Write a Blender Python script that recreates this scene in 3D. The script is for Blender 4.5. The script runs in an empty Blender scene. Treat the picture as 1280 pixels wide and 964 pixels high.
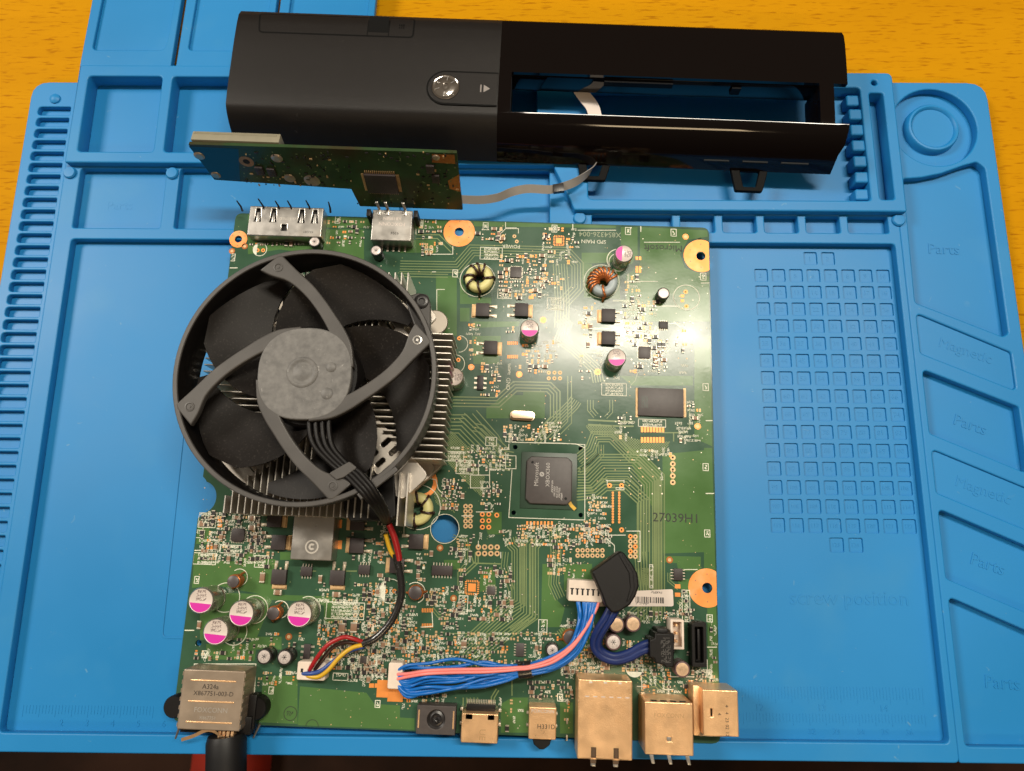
import bpy, bmesh, math, random
from mathutils import Vector, Matrix
from math import radians, sin, cos, pi, atan2, hypot

S = 0.001                      # everything below is authored in millimetres
scene = bpy.context.scene
col = scene.collection

# ------------------------------------------------------------------ camera
CAM_F, CAM_PITCH, CAM_ROLL, CAM_H = 888.0, radians(11.9), radians(0.33), 304.5
CR = Matrix.Rotation(CAM_ROLL, 3, 'Y') @ Matrix.Rotation(CAM_PITCH, 3, 'X')
cam_data = bpy.data.cameras.new('camera')
cam_data.sensor_fit = 'HORIZONTAL'
cam_data.sensor_width = 36.0
cam_data.lens = 36.0 * CAM_F / 1280.0
cam_data.clip_start = 0.01
cam_data.clip_end = 20.0
cam_data.dof.use_dof = True
cam_data.dof.focus_distance = 0.296
cam_data.dof.aperture_fstop = 16.0
cam = bpy.data.objects.new('camera', cam_data)
cam.matrix_world = Matrix.Translation((0, 0, CAM_H * S)) @ CR.to_4x4()
col.objects.link(cam)
scene.camera = cam

# ------------------------------------------------------------------ light
world = bpy.data.worlds.new('World')
scene.world = world
world.use_nodes = True
bg = world.node_tree.nodes['Background']
bg.inputs['Strength'].default_value = 1.0
# the dim room around the table: pale warm ceiling above, darker walls towards the horizon
_nt = world.node_tree
_tc = _nt.nodes.new('ShaderNodeTexCoord'); _sp = _nt.nodes.new('ShaderNodeSeparateXYZ'); _rp = _nt.nodes.new('ShaderNodeValToRGB')
_nt.links.new(_tc.outputs['Generated'], _sp.inputs['Vector']); _nt.links.new(_sp.outputs['Z'], _rp.inputs['Fac']); _nt.links.new(_rp.outputs['Color'], bg.inputs['Color'])
_rp.color_ramp.elements[0].position = 0.0; _rp.color_ramp.elements[0].color = (.060, .042, .028, 1)
_rp.color_ramp.elements[1].position = 0.85; _rp.color_ramp.elements[1].color = (.19, .155, .115, 1)

def area_lamp(name, loc, target, size, size_y, power, color):
    d = bpy.data.lights.new(name, 'AREA')
    d.shape = 'RECTANGLE'
    d.size, d.size_y = size, size_y
    d.energy = power
    d.color = color
    o = bpy.data.objects.new(name, d)
    o.location = loc
    d_ = Vector(target) - Vector(loc)
    o.rotation_euler = d_.to_track_quat('-Z', 'Y').to_euler() if hypot(d_.x, d_.y) > 1e-6 else (0, 0, 0)
    col.objects.link(o)
    return o

area_lamp('ceiling_lamp', (0.45, 0.585, 1.75), (0.45, 0.585, 0), 0.9, 0.12, 34, (1.0, 0.91, 0.76))
area_lamp('side_lamp', (-1.35, 0.62, 1.35), (0, 0.05, 0), 0.5, 0.5, 28, (1.0, 0.92, 0.80))
area_lamp('floor_lamp', (0.34, -1.25, 1.30), (0, 0.05, 0), 0.45, 0.20, 5.5, (1.0, 0.74, 0.44))

vs = scene.view_settings
vs.view_transform = 'Standard'
vs.look = 'None'
vs.exposure = -0.06
vs.gamma = 1.0
vs.use_curve_mapping = False
scene.render.engine = 'CYCLES'
scene.render.resolution_x, scene.render.resolution_y = 1024, 771

# ------------------------------------------------------------------ frames
def ray_to(px, py, z):
    """world mm point at height z that the photograph shows at pixel px, py"""
    d = CR @ Vector(((px - 640) / CAM_F, -(py - 482) / CAM_F, -1.0))
    t = (CAM_H - z) / -d.z
    return Vector((d.x * t, d.y * t, z))

class Frame:
    """a yawed frame on the table: local mm <-> world mm"""
    def __init__(self, yaw_deg, ox=0, oy=0, oz=0):
        self.a = radians(yaw_deg); self.o = Vector((ox, oy, oz))
    def local(self, w):
        v = w - self.o
        c, s = cos(self.a), sin(self.a)
        return Vector((c * v.x + s * v.y, -s * v.x + c * v.y, v.z))
    def at(self, px, py, z):
        return self.local(ray_to(px, py, z))
    def xy(self, px, py, z):
        v = self.at(px, py, z)
        return (v.x, v.y)

def rot2(a, x, y):
    a = radians(a)
    return cos(a) * x - sin(a) * y, sin(a) * x + cos(a) * y

MATF = Frame(-0.52)
_bx, _by = rot2(-2.05, -131.3, -75.8)
BRD = Frame(-2.05, _bx, _by, 6.15)        # circuit board: origin at its lower left corner, underside
BT = 1.6                                 # board thickness; the board top is at local z = BT
BW, BH = 212.8, 213.4

# ------------------------------------------------------------------ mesh builder
class MB:
    def __init__(self):
        self.v = []; self.f = []; self.m = []; self.k = 0
    def lift(self, z):
        self.k += 1
        return z + (self.k % 12) * .0015
    def add(self, vs_, fs, mi=0):
        n = len(self.v)
        self.v += [tuple(p) for p in vs_]
        self.f += [tuple(i + n for i in q) for q in fs]
        self.m += [mi] * len(fs)
    def box(self, x0, x1, y0, y1, z0, z1, mi=0, rot=0, piv=None):
        vs_ = [(x, y, z) for z in (z0, z1) for y in (y0, y1) for x in (x0, x1)]
        if rot:
            px, py = piv if piv else ((x0 + x1) / 2, (y0 + y1) / 2)
            vs_ = [(px + rot2(rot, x - px, y - py)[0], py + rot2(rot, x - px, y - py)[1], z) for x, y, z in vs_]
        self.add(vs_, [(0, 2, 3, 1), (4, 5, 7, 6), (0, 1, 5, 4), (2, 6, 7, 3), (0, 4, 6, 2), (1, 3, 7, 5)], mi)
        return self
    def prism(self, poly, z0, z1, mi=0):
        n = len(poly)
        vs_ = [(x, y, z0) for x, y in poly] + [(x, y, z1) for x, y in poly]
        fs = [tuple(range(n))[::-1], tuple(range(n, 2 * n))]
        fs += [(i, (i + 1) % n, (i + 1) % n + n, i + n) for i in range(n)]
        self.add(vs_, fs, mi); return self
    def lathe(self, x, y, prof, n=24, mi=0, mis=None):
        """profile [(r, z)] from bottom to top around a vertical axis; r = 0 closes"""
        vs_ = []; fs = []; ms = []
        rows = []
        for r, z in prof:
            if r <= 1e-6:
                rows.append([len(vs_)]); vs_.append((x, y, z))
            else:
                rows.append(list(range(len(vs_), len(vs_) + n)))
                vs_ += [(x + r * cos(2 * pi * i / n), y + r * sin(2 * pi * i / n), z) for i in range(n)]
        for k in range(len(rows) - 1):
            a, b = rows[k], rows[k + 1]
            m_ = mis[k] if mis else mi
            for i in range(n):
                j = (i + 1) % n
                if len(a) == 1 and len(b) == 1: continue
                if len(a) == 1: fs.append((a[0], b[j], b[i]))
                elif len(b) == 1: fs.append((a[i], a[j], b[0]))
                else: fs.append((a[i], a[j], b[j], b[i]))
                ms.append(m_)
        n0 = len(self.v)
        self.v += vs_
        self.f += [tuple(i + n0 for i in q) for q in fs]
        self.m += ms
        return self
    def cyl(self, x, y, z0, z1, r, n=20, mi=0):
        return self.lathe(x, y, [(0, z0), (r, z0), (r, z1), (0, z1)], n, mi)
    def sheet(self, poly, z, mi=0):
        z = self.lift(z)
        a = sum(poly[i][0] * poly[(i + 1) % len(poly)][1] - poly[(i + 1) % len(poly)][0] * poly[i][1] for i in range(len(poly)))
        if a < 0: poly = poly[::-1]
        self.add([(x, y, z) for x, y in poly], [tuple(range(len(poly)))], mi); return self
    def rect(self, cx, cy, w, h, z, mi=0, rot=0):
        z = self.lift(z)
        p = [rot2(rot, sx * w / 2, sy * h / 2) for sx, sy in ((-1, -1), (1, -1), (1, 1), (-1, 1))]
        self.add([(cx + a, cy + b, z) for a, b in p], [(0, 1, 2, 3)], mi); return self
    def disc(self, cx, cy, r, z, n=16, mi=0):
        z = self.lift(z)
        self.add([(cx + r * cos(2 * pi * i / n), cy + r * sin(2 * pi * i / n), z) for i in range(n)], [tuple(range(n))], mi); return self
    def ring(self, cx, cy, r0, r1, z, n=28, mi=0, a0=0, a1=360):
        full = abs(a1 - a0) >= 360
        k = n if full else n + 1
        A = [radians(a0 + (a1 - a0) * i / n) for i in range(k)]
        vs_ = [(cx + r0 * cos(a), cy + r0 * sin(a), z) for a in A] + [(cx + r1 * cos(a), cy + r1 * sin(a), z) for a in A]
        fs = []
        for i in range(n):
            j = (i + 1) % k
            fs.append((i, i + k, j + k, j))
        self.add(vs_, fs, mi); return self
    def line(self, pts, w, z, mi=0):
        z = self.lift(z)
        pts = [Vector((p[0], p[1])) for p in pts]
        L = []; R_ = []
        for i, p in enumerate(pts):
            a = (p - pts[i - 1]).normalized() if i else (pts[1] - p).normalized()
            b = (pts[i + 1] - p).normalized() if i < len(pts) - 1 else a
            t = (a + b)
            t = t.normalized() if t.length > 1e-6 else a
            nrm = Vector((-t.y, t.x))
            k = w / 2 / max(0.4, nrm.dot(Vector((-a.y, a.x))))
            L.append(p + nrm * k); R_.append(p - nrm * k)
        n = len(pts)
        self.add([(p.x, p.y, z) for p in R_] + [(p.x, p.y, z) for p in L], [(i, i + 1, i + 1 + n, i + n) for i in range(n - 1)], mi)
        return self
    def tube(self, pts, r, n=8, mi=0, flat=1.0, up=None):
        """a wire along 3-D points; flat < 1 squashes it along 'up'"""
        pts = [Vector(p) for p in pts]
        rows = []
        prev = None
        for i, p in enumerate(pts):
            t = (pts[min(i + 1, len(pts) - 1)] - pts[max(i - 1, 0)]).normalized()
            if up is not None:
                u = up[i] if isinstance(up, list) else up
                s_ = t.cross(Vector(u)).normalized()
            else:
                ref = prev if prev is not None else (Vector((0, 0, 1)) if abs(t.z) < .9 else Vector((1, 0, 0)))
                s_ = (ref - t * ref.dot(t)).normalized(); prev = s_
            q = t.cross(s_).normalized()
            rr = r[i] if isinstance(r, list) else r
            rows.append([p + s_ * rr * cos(2 * pi * k / n) + q * rr * flat * sin(2 * pi * k / n) for k in range(n)])
        vs_ = [v for row in rows for v in row]
        fs = [(i * n + k, i * n + (k + 1) % n, (i + 1) * n + (k + 1) % n, (i + 1) * n + k) for i in range(len(rows) - 1) for k in range(n)]
        fs += [tuple(range(n))[::-1], tuple((len(rows) - 1) * n + k for k in range(n))]
        self.add(vs_, fs, mi); return self
    def loop(self, pts, r, n=6, mi=0):
        """closed wire loop"""
        pts = [Vector(p) for p in pts]; N = len(pts)
        c = sum(pts, Vector()) / N
        vs_ = []
        nr = (pts[0] - c).cross(pts[1] - c).normalized()
        for p in pts:
            o_ = (p - c).normalized()
            vs_ += [p + o_ * r * cos(2 * pi * k / n) + nr * r * sin(2 * pi * k / n) for k in range(n)]
        fs = [(i * n + k, i * n + (k + 1) % n, ((i + 1) % N) * n + (k + 1) % n, ((i + 1) % N) * n + k) for i in range(N) for k in range(n)]
        self.add(vs_, fs, mi); return self
    def mesh(self, me, mi=0, M=None):
        """append raw (verts, faces)"""
        vs_, fs = me
        if M is not None: vs_ = [tuple(M @ Vector(p)) for p in vs_]
        self.add(vs_, fs, mi); return self
    def text(self, s, x, y, z, size, rot=0, mi=0, thick=0, align='CENTER'):
        return self.mesh(text_mesh(s, thick, align), mi,
                         Matrix.Translation((x, y, z)) @ Matrix.Rotation(radians(rot), 4, 'Z') @ Matrix.Diagonal((size, size, 1, 1)))
    def data(self, name, mats, bevel=0, seg=2, smooth=35, bev_angle=40):
        me = bpy.data.meshes.new(name)
        me.from_pydata([(x * S, y * S, z * S) for x, y, z in self.v], [], self.f)
        for i, p in enumerate(me.polygons): p.material_index = self.m[i]
        for m_ in (mats if isinstance(mats, (list, tuple)) else [mats]): me.materials.append(m_)
        bm = bmesh.new(); bm.from_mesh(me)
        if bevel:
            bmesh.ops.remove_doubles(bm, verts=bm.verts, dist=1e-7)
            ed = [e for e in bm.edges if len(e.link_faces) == 2 and e.calc_face_angle(0) > radians(bev_angle)]
            bmesh.ops.bevel(bm, geom=ed, offset=bevel * S, segments=seg, profile=.6, affect='EDGES', clamp_overlap=True)
        if smooth:
            for f in bm.faces: f.smooth = True
            for e in bm.edges:
                if len(e.link_faces) == 2 and e.calc_face_angle(0) > radians(smooth): e.smooth = False
        bm.to_mesh(me); bm.free()
        me.update()
        return me
    def build(self, name, mats, parent=None, loc=(0, 0, 0), rot=0, **kw):
        return put(name, self.data(name, mats, **kw), parent, loc, rot)

def put(name, me, parent=None, loc=(0, 0, 0), rot=0):
    o = bpy.data.objects.new(name, me)
    col.objects.link(o)
    o.location = Vector(loc) * S
    o.rotation_euler = (0, 0, radians(rot))
    o.parent = parent
    return o

def thing(name, label, cat, loc=(0, 0, 0), yaw=0, group=None):
    o = bpy.data.objects.new(name, None)
    o.empty_display_size = 0.02
    col.objects.link(o)
    o.location = Vector(loc) * S
    o.rotation_euler = (0, 0, radians(yaw))
    o['label'] = label; o['category'] = cat
    if group: o['group'] = group
    return o

_tc = {}
def text_mesh(s, thick=0, align='CENTER'):
    key = (s, thick, align)
    if key not in _tc:
        cu = bpy.data.curves.new('lettering', 'FONT')
        cu.body = s; cu.align_x = align; cu.align_y = 'CENTER'; cu.size = 1.0
        cu.resolution_u = 2
        cu.offset = 0.0
        if thick: cu.extrude = thick / 2
        ob = bpy.data.objects.new('lettering', cu)
        me = bpy.data.meshes.new_from_object(ob)
        _tc[key] = ([tuple(v.co) for v in me.vertices], [tuple(p.vertices) for p in me.polygons])
        bpy.data.objects.remove(ob); bpy.data.meshes.remove(me); bpy.data.curves.remove(cu)
    return _tc[key]

def plate_mesh(outer, holes, z0, z1, b=0.0, res=2):
    """flat plate with holes and rounded edges -> (verts, faces) in mm"""
    cu = bpy.data.curves.new('plate', 'CURVE')
    cu.dimensions = '2D'; cu.fill_mode = 'BOTH'
    cu.extrude = max((z1 - z0) / 2 - b, 1e-4); cu.bevel_depth = b; cu.bevel_resolution = res; cu.offset = -b
    for loop_ in [outer] + list(holes):
        sp = cu.splines.new('POLY')
        sp.points.add(len(loop_) - 1)
        for i, (x, y) in enumerate(loop_): sp.points[i].co = (x, y, 0, 1)
        sp.use_cyclic_u = True
    ob = bpy.data.objects.new('plate', cu)
    me = bpy.data.meshes.new_from_object(ob)
    zc = (z0 + z1) / 2
    r = ([(v.co.x, v.co.y, v.co.z + zc) for v in me.vertices], [tuple(p.vertices) for p in me.polygons])
    bpy.data.objects.remove(ob); bpy.data.meshes.remove(me); bpy.data.curves.remove(cu)
    return r

def rpoly(pts, r, n=4):
    """polygon with rounded corners; r may be a list"""
    out = []
    N = len(pts)
    for i, p in enumerate(pts):
        p = Vector(p[:2]); a = Vector(pts[i - 1][:2]); b = Vector(pts[(i + 1) % N][:2])
        rr = r[i] if isinstance(r, (list, tuple)) else r
        u, v = (a - p), (b - p)
        if rr <= 0: out.append((p.x, p.y)); continue
        ang = u.angle(v)
        d = min(rr / math.tan(ang / 2), u.length * .48, v.length * .48)
        p0, p1 = p + u.normalized() * d, p + v.normalized() * d
        for k in range(n + 1):
            t = k / n
            q = p0 * (1 - t) ** 2 + p * 2 * t * (1 - t) + p1 * t * t
            out.append((q.x, q.y))
    return out
def rrect(x0, x1, y0, y1, r, n=4):
    return rpoly([(x0, y0), (x1, y0), (x1, y1), (x0, y1)], r, n)
def circle(cx, cy, r, n=32):
    return [(cx + r * cos(2 * pi * i / n), cy + r * sin(2 * pi * i / n)) for i in range(n)]
def spline(pts, k=8):
    """Catmull-Rom through 3-D points"""
    P = [Vector(p) for p in pts]
    P = [P[0] * 2 - P[1]] + P + [P[-1] * 2 - P[-2]]
    out = []
    for i in range(1, len(P) - 2):
        a, b, c, d = P[i - 1], P[i], P[i + 1], P[i + 2]
        for j in range(k):
            t = j / k
            out.append(.5 * ((2 * b) + (c - a) * t + (2 * a - 5 * b + 4 * c - d) * t * t + (3 * b - a - 3 * c + d) * t ** 3))
    out.append(P[-2])
    return out

# ------------------------------------------------------------------ materials
def mat(name, c, rough=.5, metal=0, spec=.5, var=0, vs_=300, rvar=0, bump=0, bs=1500, coat=0, c2=None, c2s=200, c2lo=.5, c2hi=.7):
    m_ = bpy.data.materials.new(name); m_.use_nodes = True
    nt = m_.node_tree; b = nt.nodes['Principled BSDF']; L = nt.links.new
    b.inputs['Roughness'].default_value = rough
    b.inputs['Metallic'].default_value = metal
    b.inputs['Specular IOR Level'].default_value = spec
    b.inputs['Coat Weight'].default_value = coat
    b.inputs['Coat Roughness'].default_value = .1
    tc = nt.nodes.new('ShaderNodeTexCoord')
    col_out = None
    if var or rvar:
        n = nt.nodes.new('ShaderNodeTexNoise'); n.inputs['Scale'].default_value = vs_; n.inputs['Detail'].default_value = 5
        L(tc.outputs['Object'], n.inputs['Vector'])
        if var:
            mr = nt.nodes.new('ShaderNodeMapRange'); mr.inputs['From Min'].default_value = .3; mr.inputs['From Max'].default_value = .7
            mr.inputs['To Min'].default_value = 1 - var; mr.inputs['To Max'].default_value = 1 + var
            L(n.outputs['Fac'], mr.inputs['Value'])
            mx = nt.nodes.new('ShaderNodeMix'); mx.data_type = 'RGBA'; mx.blend_type = 'MULTIPLY'; mx.inputs['Factor'].default_value = 1
            mx.inputs['A'].default_value = (*c, 1); L(mr.outputs['Result'], mx.inputs['B'])
            col_out = mx.outputs['Result']
        if rvar:
            mr = nt.nodes.new('ShaderNodeMapRange'); mr.inputs['From Min'].default_value = .3; mr.inputs['From Max'].default_value = .7
            mr.inputs['To Min'].default_value = max(.02, rough - rvar); mr.inputs['To Max'].default_value = min(1, rough + rvar)
            L(n.outputs['Fac'], mr.inputs['Value']); L(mr.outputs['Result'], b.inputs['Roughness'])
    if c2:
        n2 = nt.nodes.new('ShaderNodeTexNoise'); n2.inputs['Scale'].default_value = c2s; n2.inputs['Detail'].default_value = 6
        L(tc.outputs['Object'], n2.inputs['Vector'])
        mr = nt.nodes.new('ShaderNodeMapRange'); mr.inputs['From Min'].default_value = c2lo; mr.inputs['From Max'].default_value = c2hi
        L(n2.outputs['Fac'], mr.inputs['Value'])
        mx = nt.nodes.new('ShaderNodeMix'); mx.data_type = 'RGBA'
        if col_out: L(col_out, mx.inputs['A'])
        else: mx.inputs['A'].default_value = (*c, 1)
        mx.inputs['B'].default_value = (*c2, 1); L(mr.outputs['Result'], mx.inputs['Factor'])
        col_out = mx.outputs['Result']
    if col_out: L(col_out, b.inputs['Base Color'])
    else: b.inputs['Base Color'].default_value = (*c, 1)
    if bump:
        n3 = nt.nodes.new('ShaderNodeTexNoise'); n3.inputs['Scale'].default_value = bs; n3.inputs['Detail'].default_value = 3
        L(tc.outputs['Object'], n3.inputs['Vector'])
        bp = nt.nodes.new('ShaderNodeBump'); bp.inputs['Strength'].default_value = bump; bp.inputs['Distance'].default_value = .0002
        L(n3.outputs['Fac'], bp.inputs['Height']); L(bp.outputs['Normal'], b.inputs['Normal'])
    return m_

M = {}
M['rubber'] = mat('blue_silicone', (.011, .190, .470), .44, spec=.34, var=.07, vs_=9, bump=.12, bs=2500, rvar=.08, c2=(.030, .215, .46), c2s=22, c2lo=.56, c2hi=.85)
M['pcb'] = mat('solder_mask_dark', (.034, .084, .048), .19, spec=.32, var=.16, vs_=60, rvar=.05, bump=.05, bs=700)
M['pour'] = mat('solder_mask_over_copper', (.068, .148, .046), .19, spec=.32, var=.10, vs_=60, rvar=.05, bump=.05, bs=700)
M['trace'] = mat('solder_mask_trace', (.17, .225, .10), .20, spec=.4, var=.12, vs_=80)
M['edge'] = mat('board_edge', (.16, .17, .06), .7)
M['silk'] = mat('white_print', (.66, .66, .54), .6, var=.12, vs_=900)
M['blackprint'] = mat('black_print', (.015, .02, .012), .6)
M['copper'] = mat('bare_copper', (.80, .27, .060), .45, metal=.35, var=.10, vs_=200, c2=(.70, .36, .15), c2s=120)
M['pad'] = mat('tinned_pad', (.55, .36, .18), .45, metal=.35, var=.15, vs_=600)
M['solder'] = mat('solder', (.50, .45, .36), .42, metal=.7, var=.15, vs_=600)
M['hole'] = mat('dark_hole', (.004, .005, .005), .8)
M['chip'] = mat('chip_plastic', (.030, .022, .022), .48, spec=.4, var=.12, vs_=500, bump=.15, bs=6000)
M['chip2'] = mat('chip_plastic_brown', (.056, .047, .045), .44, spec=.45, var=.12, vs_=500, bump=.15, bs=6000)
M['chipmark'] = mat('chip_marking', (.42, .40, .38), .6)
M['substrate'] = mat('package_substrate', (.018, .046, .026), .4, var=.1)
M['tin'] = mat('tin_plate', (.46, .44, .41), .33, metal=.9, var=.08, vs_=150, rvar=.06, c2=(.45, .40, .34), c2s=60, c2lo=.5, c2hi=.75, bump=.05, bs=800)
M['brass'] = mat('warm_nickel_plate', (.88, .55, .29), .33, metal=.72, var=.07, vs_=150, rvar=.06, c2=(.70, .40, .19), c2s=70, c2lo=.5, c2hi=.75, bump=.35, bs=2600)  # golden tone is the warm surroundings' reflection, put into the base colour
M['brassdim'] = mat('pressed_mark', (.62, .38, .19), .4, metal=.7)
M['darktongue'] = mat('dark_spring', (.13, .085, .055), .4, metal=.6)
M['bronze'] = mat('tarnished_plate', (.45, .36, .275), .38, metal=.7, var=.1, vs_=90, rvar=.06, c2=(.35, .27, .20), c2s=50, c2lo=.45, c2hi=.7, bump=.1, bs=1200)
M['can'] = mat('aluminium_can', (.48, .47, .40), .25, metal=.85, var=.06, vs_=200)
M['cantop'] = mat('white_can_top', (.64, .56, .51), .38, metal=.15, var=.05, vs_=300)
M['magenta'] = mat('magenta_mark', (.56, .018, .32), .42, var=.06, vs_=300)
M['silvertop'] = mat('silver_can_top', (.62, .55, .52), .35, metal=.5, var=.22, vs_=700)
M['sleeve'] = mat('black_sleeve', (.016, .014, .014), .35)
M['sleeve2'] = mat('purple_brown_sleeve', (.10, .055, .06), .35)
M['brasstop'] = mat('brassy_can_top', (.72, .50, .32), .34, metal=.6, var=.25, vs_=600)
M['core'] = mat('cream_core', (.62, .58, .25), .45, var=.06, vs_=200)
M['coreblue'] = mat('grey_blue_core', (.33, .39, .41), .45, var=.06, vs_=200)
M['wireblack'] = mat('dark_enamel_wire', (.030, .012, .008), .3)
M['wirecopper'] = mat('copper_wire', (.50, .16, .045), .28, metal=.6, var=.15, vs_=700)
M['drum'] = mat('ferrite_drum', (.06, .05, .052), .4, var=.1, vs_=400)
M['gold'] = mat('crystal_can', (.80, .60, .42), .28, metal=.85, var=.05)
M['alu'] = mat('aluminium_fin', (.62, .58, .52), .38, metal=.8, var=.08, vs_=120, bump=.08, bs=600)
M['alubase'] = mat('milled_aluminium', (.36, .32, .27), .45, metal=.7, var=.10, vs_=100, c2=(.26, .23, .19), c2s=70)
M['web'] = mat('bright_web', (.50, .46, .41), .35, metal=.8, var=.1, vs_=100, c2=(.36, .32, .27), c2s=70)
M['pcbdark'] = mat('dark_brown_green_mask', (.028, .056, .022), .25, spec=.3, var=.3, vs_=80, c2=(.04, .03, .015), c2s=50)
M['dimprint'] = mat('dim_print', (.25, .29, .18), .5)
M['fanblack'] = mat('black_fan_plastic', (.005, .0042, .004), .42, spec=.3, var=.15, vs_=250, bump=.12, bs=2500)
M['blade'] = mat('dusty_blade_plastic', (.0085, .0068, .006), .55, spec=.24, var=.2, vs_=60, c2=(.045, .040, .035), c2s=1300, c2lo=.58, c2hi=.85, bump=.25, bs=2500)
M['strut'] = mat('grey_fan_plastic', (.062, .058, .055), .42, spec=.45, var=.14, vs_=100, bump=.1, bs=2500)
M['hub'] = mat('dusty_grey_hub', (.105, .102, .099), .5, spec=.4, var=.2, vs_=90, c2=(.185, .180, .173), c2s=420, c2lo=.30, c2hi=.85, bump=.3, bs=2200)
M['steel'] = mat('screw_steel', (.30, .29, .28), .35, metal=.8)
M['panel'] = mat('matte_black_panel', (.0085, .0070, .0064), .42, spec=.26, var=.05, vs_=200, bump=.35, bs=4500)
M['gloss'] = mat('glossy_black_panel', (.003, .0016, .0014), .06, rvar=.03, vs_=60, spec=.32, bump=.02, bs=90)
M['panelin'] = mat('panel_inside', (.004, .004, .005), .6, spec=.12)
M['groove'] = mat('panel_groove', (.003, .003, .003), .6, spec=.1)
M['chrome'] = mat('chrome_button', (.62, .58, .54), .12, metal=1, rvar=.04, vs_=400)
M['greyprint'] = mat('grey_symbol', (.22, .20, .19), .5)
M['plasticblack'] = mat('black_plastic', (.006, .0052, .005), .45, spec=.25, var=.1, vs_=300, bump=.15, bs=2500)
M['plasticwhite'] = mat('white_nylon', (.66, .56, .47), .5, var=.06, vs_=300)
M['label'] = mat('paper_label', (.74, .65, .59), .6)
M['blue'] = mat('blue_wire', (.004, .125, .46), .34, var=.08, vs_=150)
M['navy'] = mat('navy_cable', (.007, .020, .105), .42, spec=.3, var=.1, vs_=150)
M['pink'] = mat('pink_wire', (.78, .22, .20), .4, var=.06, vs_=150)
M['red'] = mat('red_wire', (.32, .010, .013), .35)
M['yellow'] = mat('yellow_wire', (.58, .34, .015), .38)
M['bluewire'] = mat('dark_blue_wire', (.02, .06, .25), .38)
M['tubing'] = mat('black_tubing', (.012, .011, .011), .25, spec=.7, bump=.5, bs=350, c2=(.10, .10, .10), c2s=900, c2lo=.62, c2hi=.8)
M['ffc'] = mat('grey_ribbon', (.24, .225, .21), .45, var=.05)
M['ivory'] = mat('ivory_plastic', (.22, .20, .14), .6, var=.06)
M['resbody'] = mat('resistor_body', (.016, .013, .013), .4)
M['capbody'] = mat('ceramic_tan', (.23, .13, .075), .45)
M['orange'] = mat('gold_pad_orange', (.78, .275, .06), .4, metal=.3, var=.08)
M['cable'] = mat('black_cable', (.006, .006, .007), .5, spec=.35, bump=.1, bs=1200)
M['redcloth'] = mat('red_felt', (.36, .020, .006), .85, var=.2, vs_=40)
M['darkfloor'] = mat('dark_floor', (.04, .019, .012), .7, spec=.1, var=.35, vs_=7, c2=(.015, .009, .007), c2s=5, c2lo=.42, c2hi=.6)

def add_specks(m_, colour, scale, lo, hi, rough_to=None):
    """lint, dust and small scuffs lying on a surface"""
    nt = m_.node_tree; b = nt.nodes['Principled BSDF']; L = nt.links.new
    src = b.inputs['Base Color'].links[0].from_socket
    tc = nt.nodes.new('ShaderNodeTexCoord')
    for sc, l, h, f in ((scale, lo, hi, .8), (scale * .23, lo + .01, hi + .06, .35)):
        n = nt.nodes.new('ShaderNodeTexNoise'); n.inputs['Scale'].default_value = sc; n.inputs['Detail'].default_value = 2; n.inputs['Distortion'].default_value = .8
        L(tc.outputs['Object'], n.inputs['Vector'])
        r = nt.nodes.new('ShaderNodeMapRange'); r.inputs['From Min'].default_value = l; r.inputs['From Max'].default_value = h; r.inputs['To Max'].default_value = f
        L(n.outputs['Fac'], r.inputs['Value'])
        x = nt.nodes.new('ShaderNodeMix'); x.data_type = 'RGBA'; L(r.outputs['Result'], x.inputs['Factor']); L(src, x.inputs['A']); x.inputs['B'].default_value = (*colour, 1)
        src = x.outputs['Result']
    L(src, b.inputs['Base Color'])
add_specks(M['rubber'], (.10, .27, .45), 260, .735, .80)
add_specks(M['panel'], (.05, .045, .042), 700, .74, .82)
add_specks(M['hub'], (.30, .29, .28), 500, .70, .80)

def wood_material():
    m_ = bpy.data.materials.new('beech_table'); m_.use_nodes = True
    nt = m_.node_tree; b = nt.nodes['Principled BSDF']; L = nt.links.new
    tc = nt.nodes.new('ShaderNodeTexCoord')
    def noise(scale, sc, det=4, dist=0):
        mp = nt.nodes.new('ShaderNodeMapping'); mp.inputs['Scale'].default_value = sc
        L(tc.outputs['Object'], mp.inputs['Vector'])
        n = nt.nodes.new('ShaderNodeTexNoise'); n.inputs['Scale'].default_value = scale; n.inputs['Detail'].default_value = det
        n.inputs['Distortion'].default_value = dist
        L(mp.outputs['Vector'], n.inputs['Vector']); return n.outputs['Fac']
    def ramp(src, lo, hi):
        r = nt.nodes.new('ShaderNodeMapRange'); r.inputs['From Min'].default_value = lo; r.inputs['From Max'].default_value = hi
        L(src, r.inputs['Value']); return r.outputs['Result']
    def mix(a, bcol, f):
        x = nt.nodes.new('ShaderNodeMix'); x.data_type = 'RGBA'
        if isinstance(a, tuple): x.inputs['A'].default_value = (*a, 1)
        else: L(a, x.inputs['A'])
        x.inputs['B'].default_value = (*bcol, 1); L(f, x.inputs['Factor']); return x.outputs['Result']
    base = mix((.49, .225, .0025), (.455, .202, .002), ramp(noise(14, (.25, 1.6, 1), 5, .6), .38, .66))
    base = mix(base, (.51, .232, .0028), ramp(noise(60, (.12, 1.4, 1), 4, .4), .52, .75))
    fl = noise(620, (.16, 1.15, 1), 2, .15)
    base = mix(base, (.32, .122, .0015), ramp(fl, .60, .70))
    fl2 = noise(900, (.12, .9, 1), 2, .1)
    base = mix(base, (.37, .15, .002), ramp(fl2, .58, .72))
    L(base, b.inputs['Base Color'])
    b.inputs['Roughness'].default_value = .6
    b.inputs['Specular IOR Level'].default_value = .03
    bp = nt.nodes.new('ShaderNodeBump'); bp.inputs['Strength'].default_value = .15; bp.inputs['Distance'].default_value = .0003
    L(fl, bp.inputs['Height']); L(bp.outputs['Normal'], b.inputs['Normal'])
    return m_
M['wood'] = wood_material()

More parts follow.
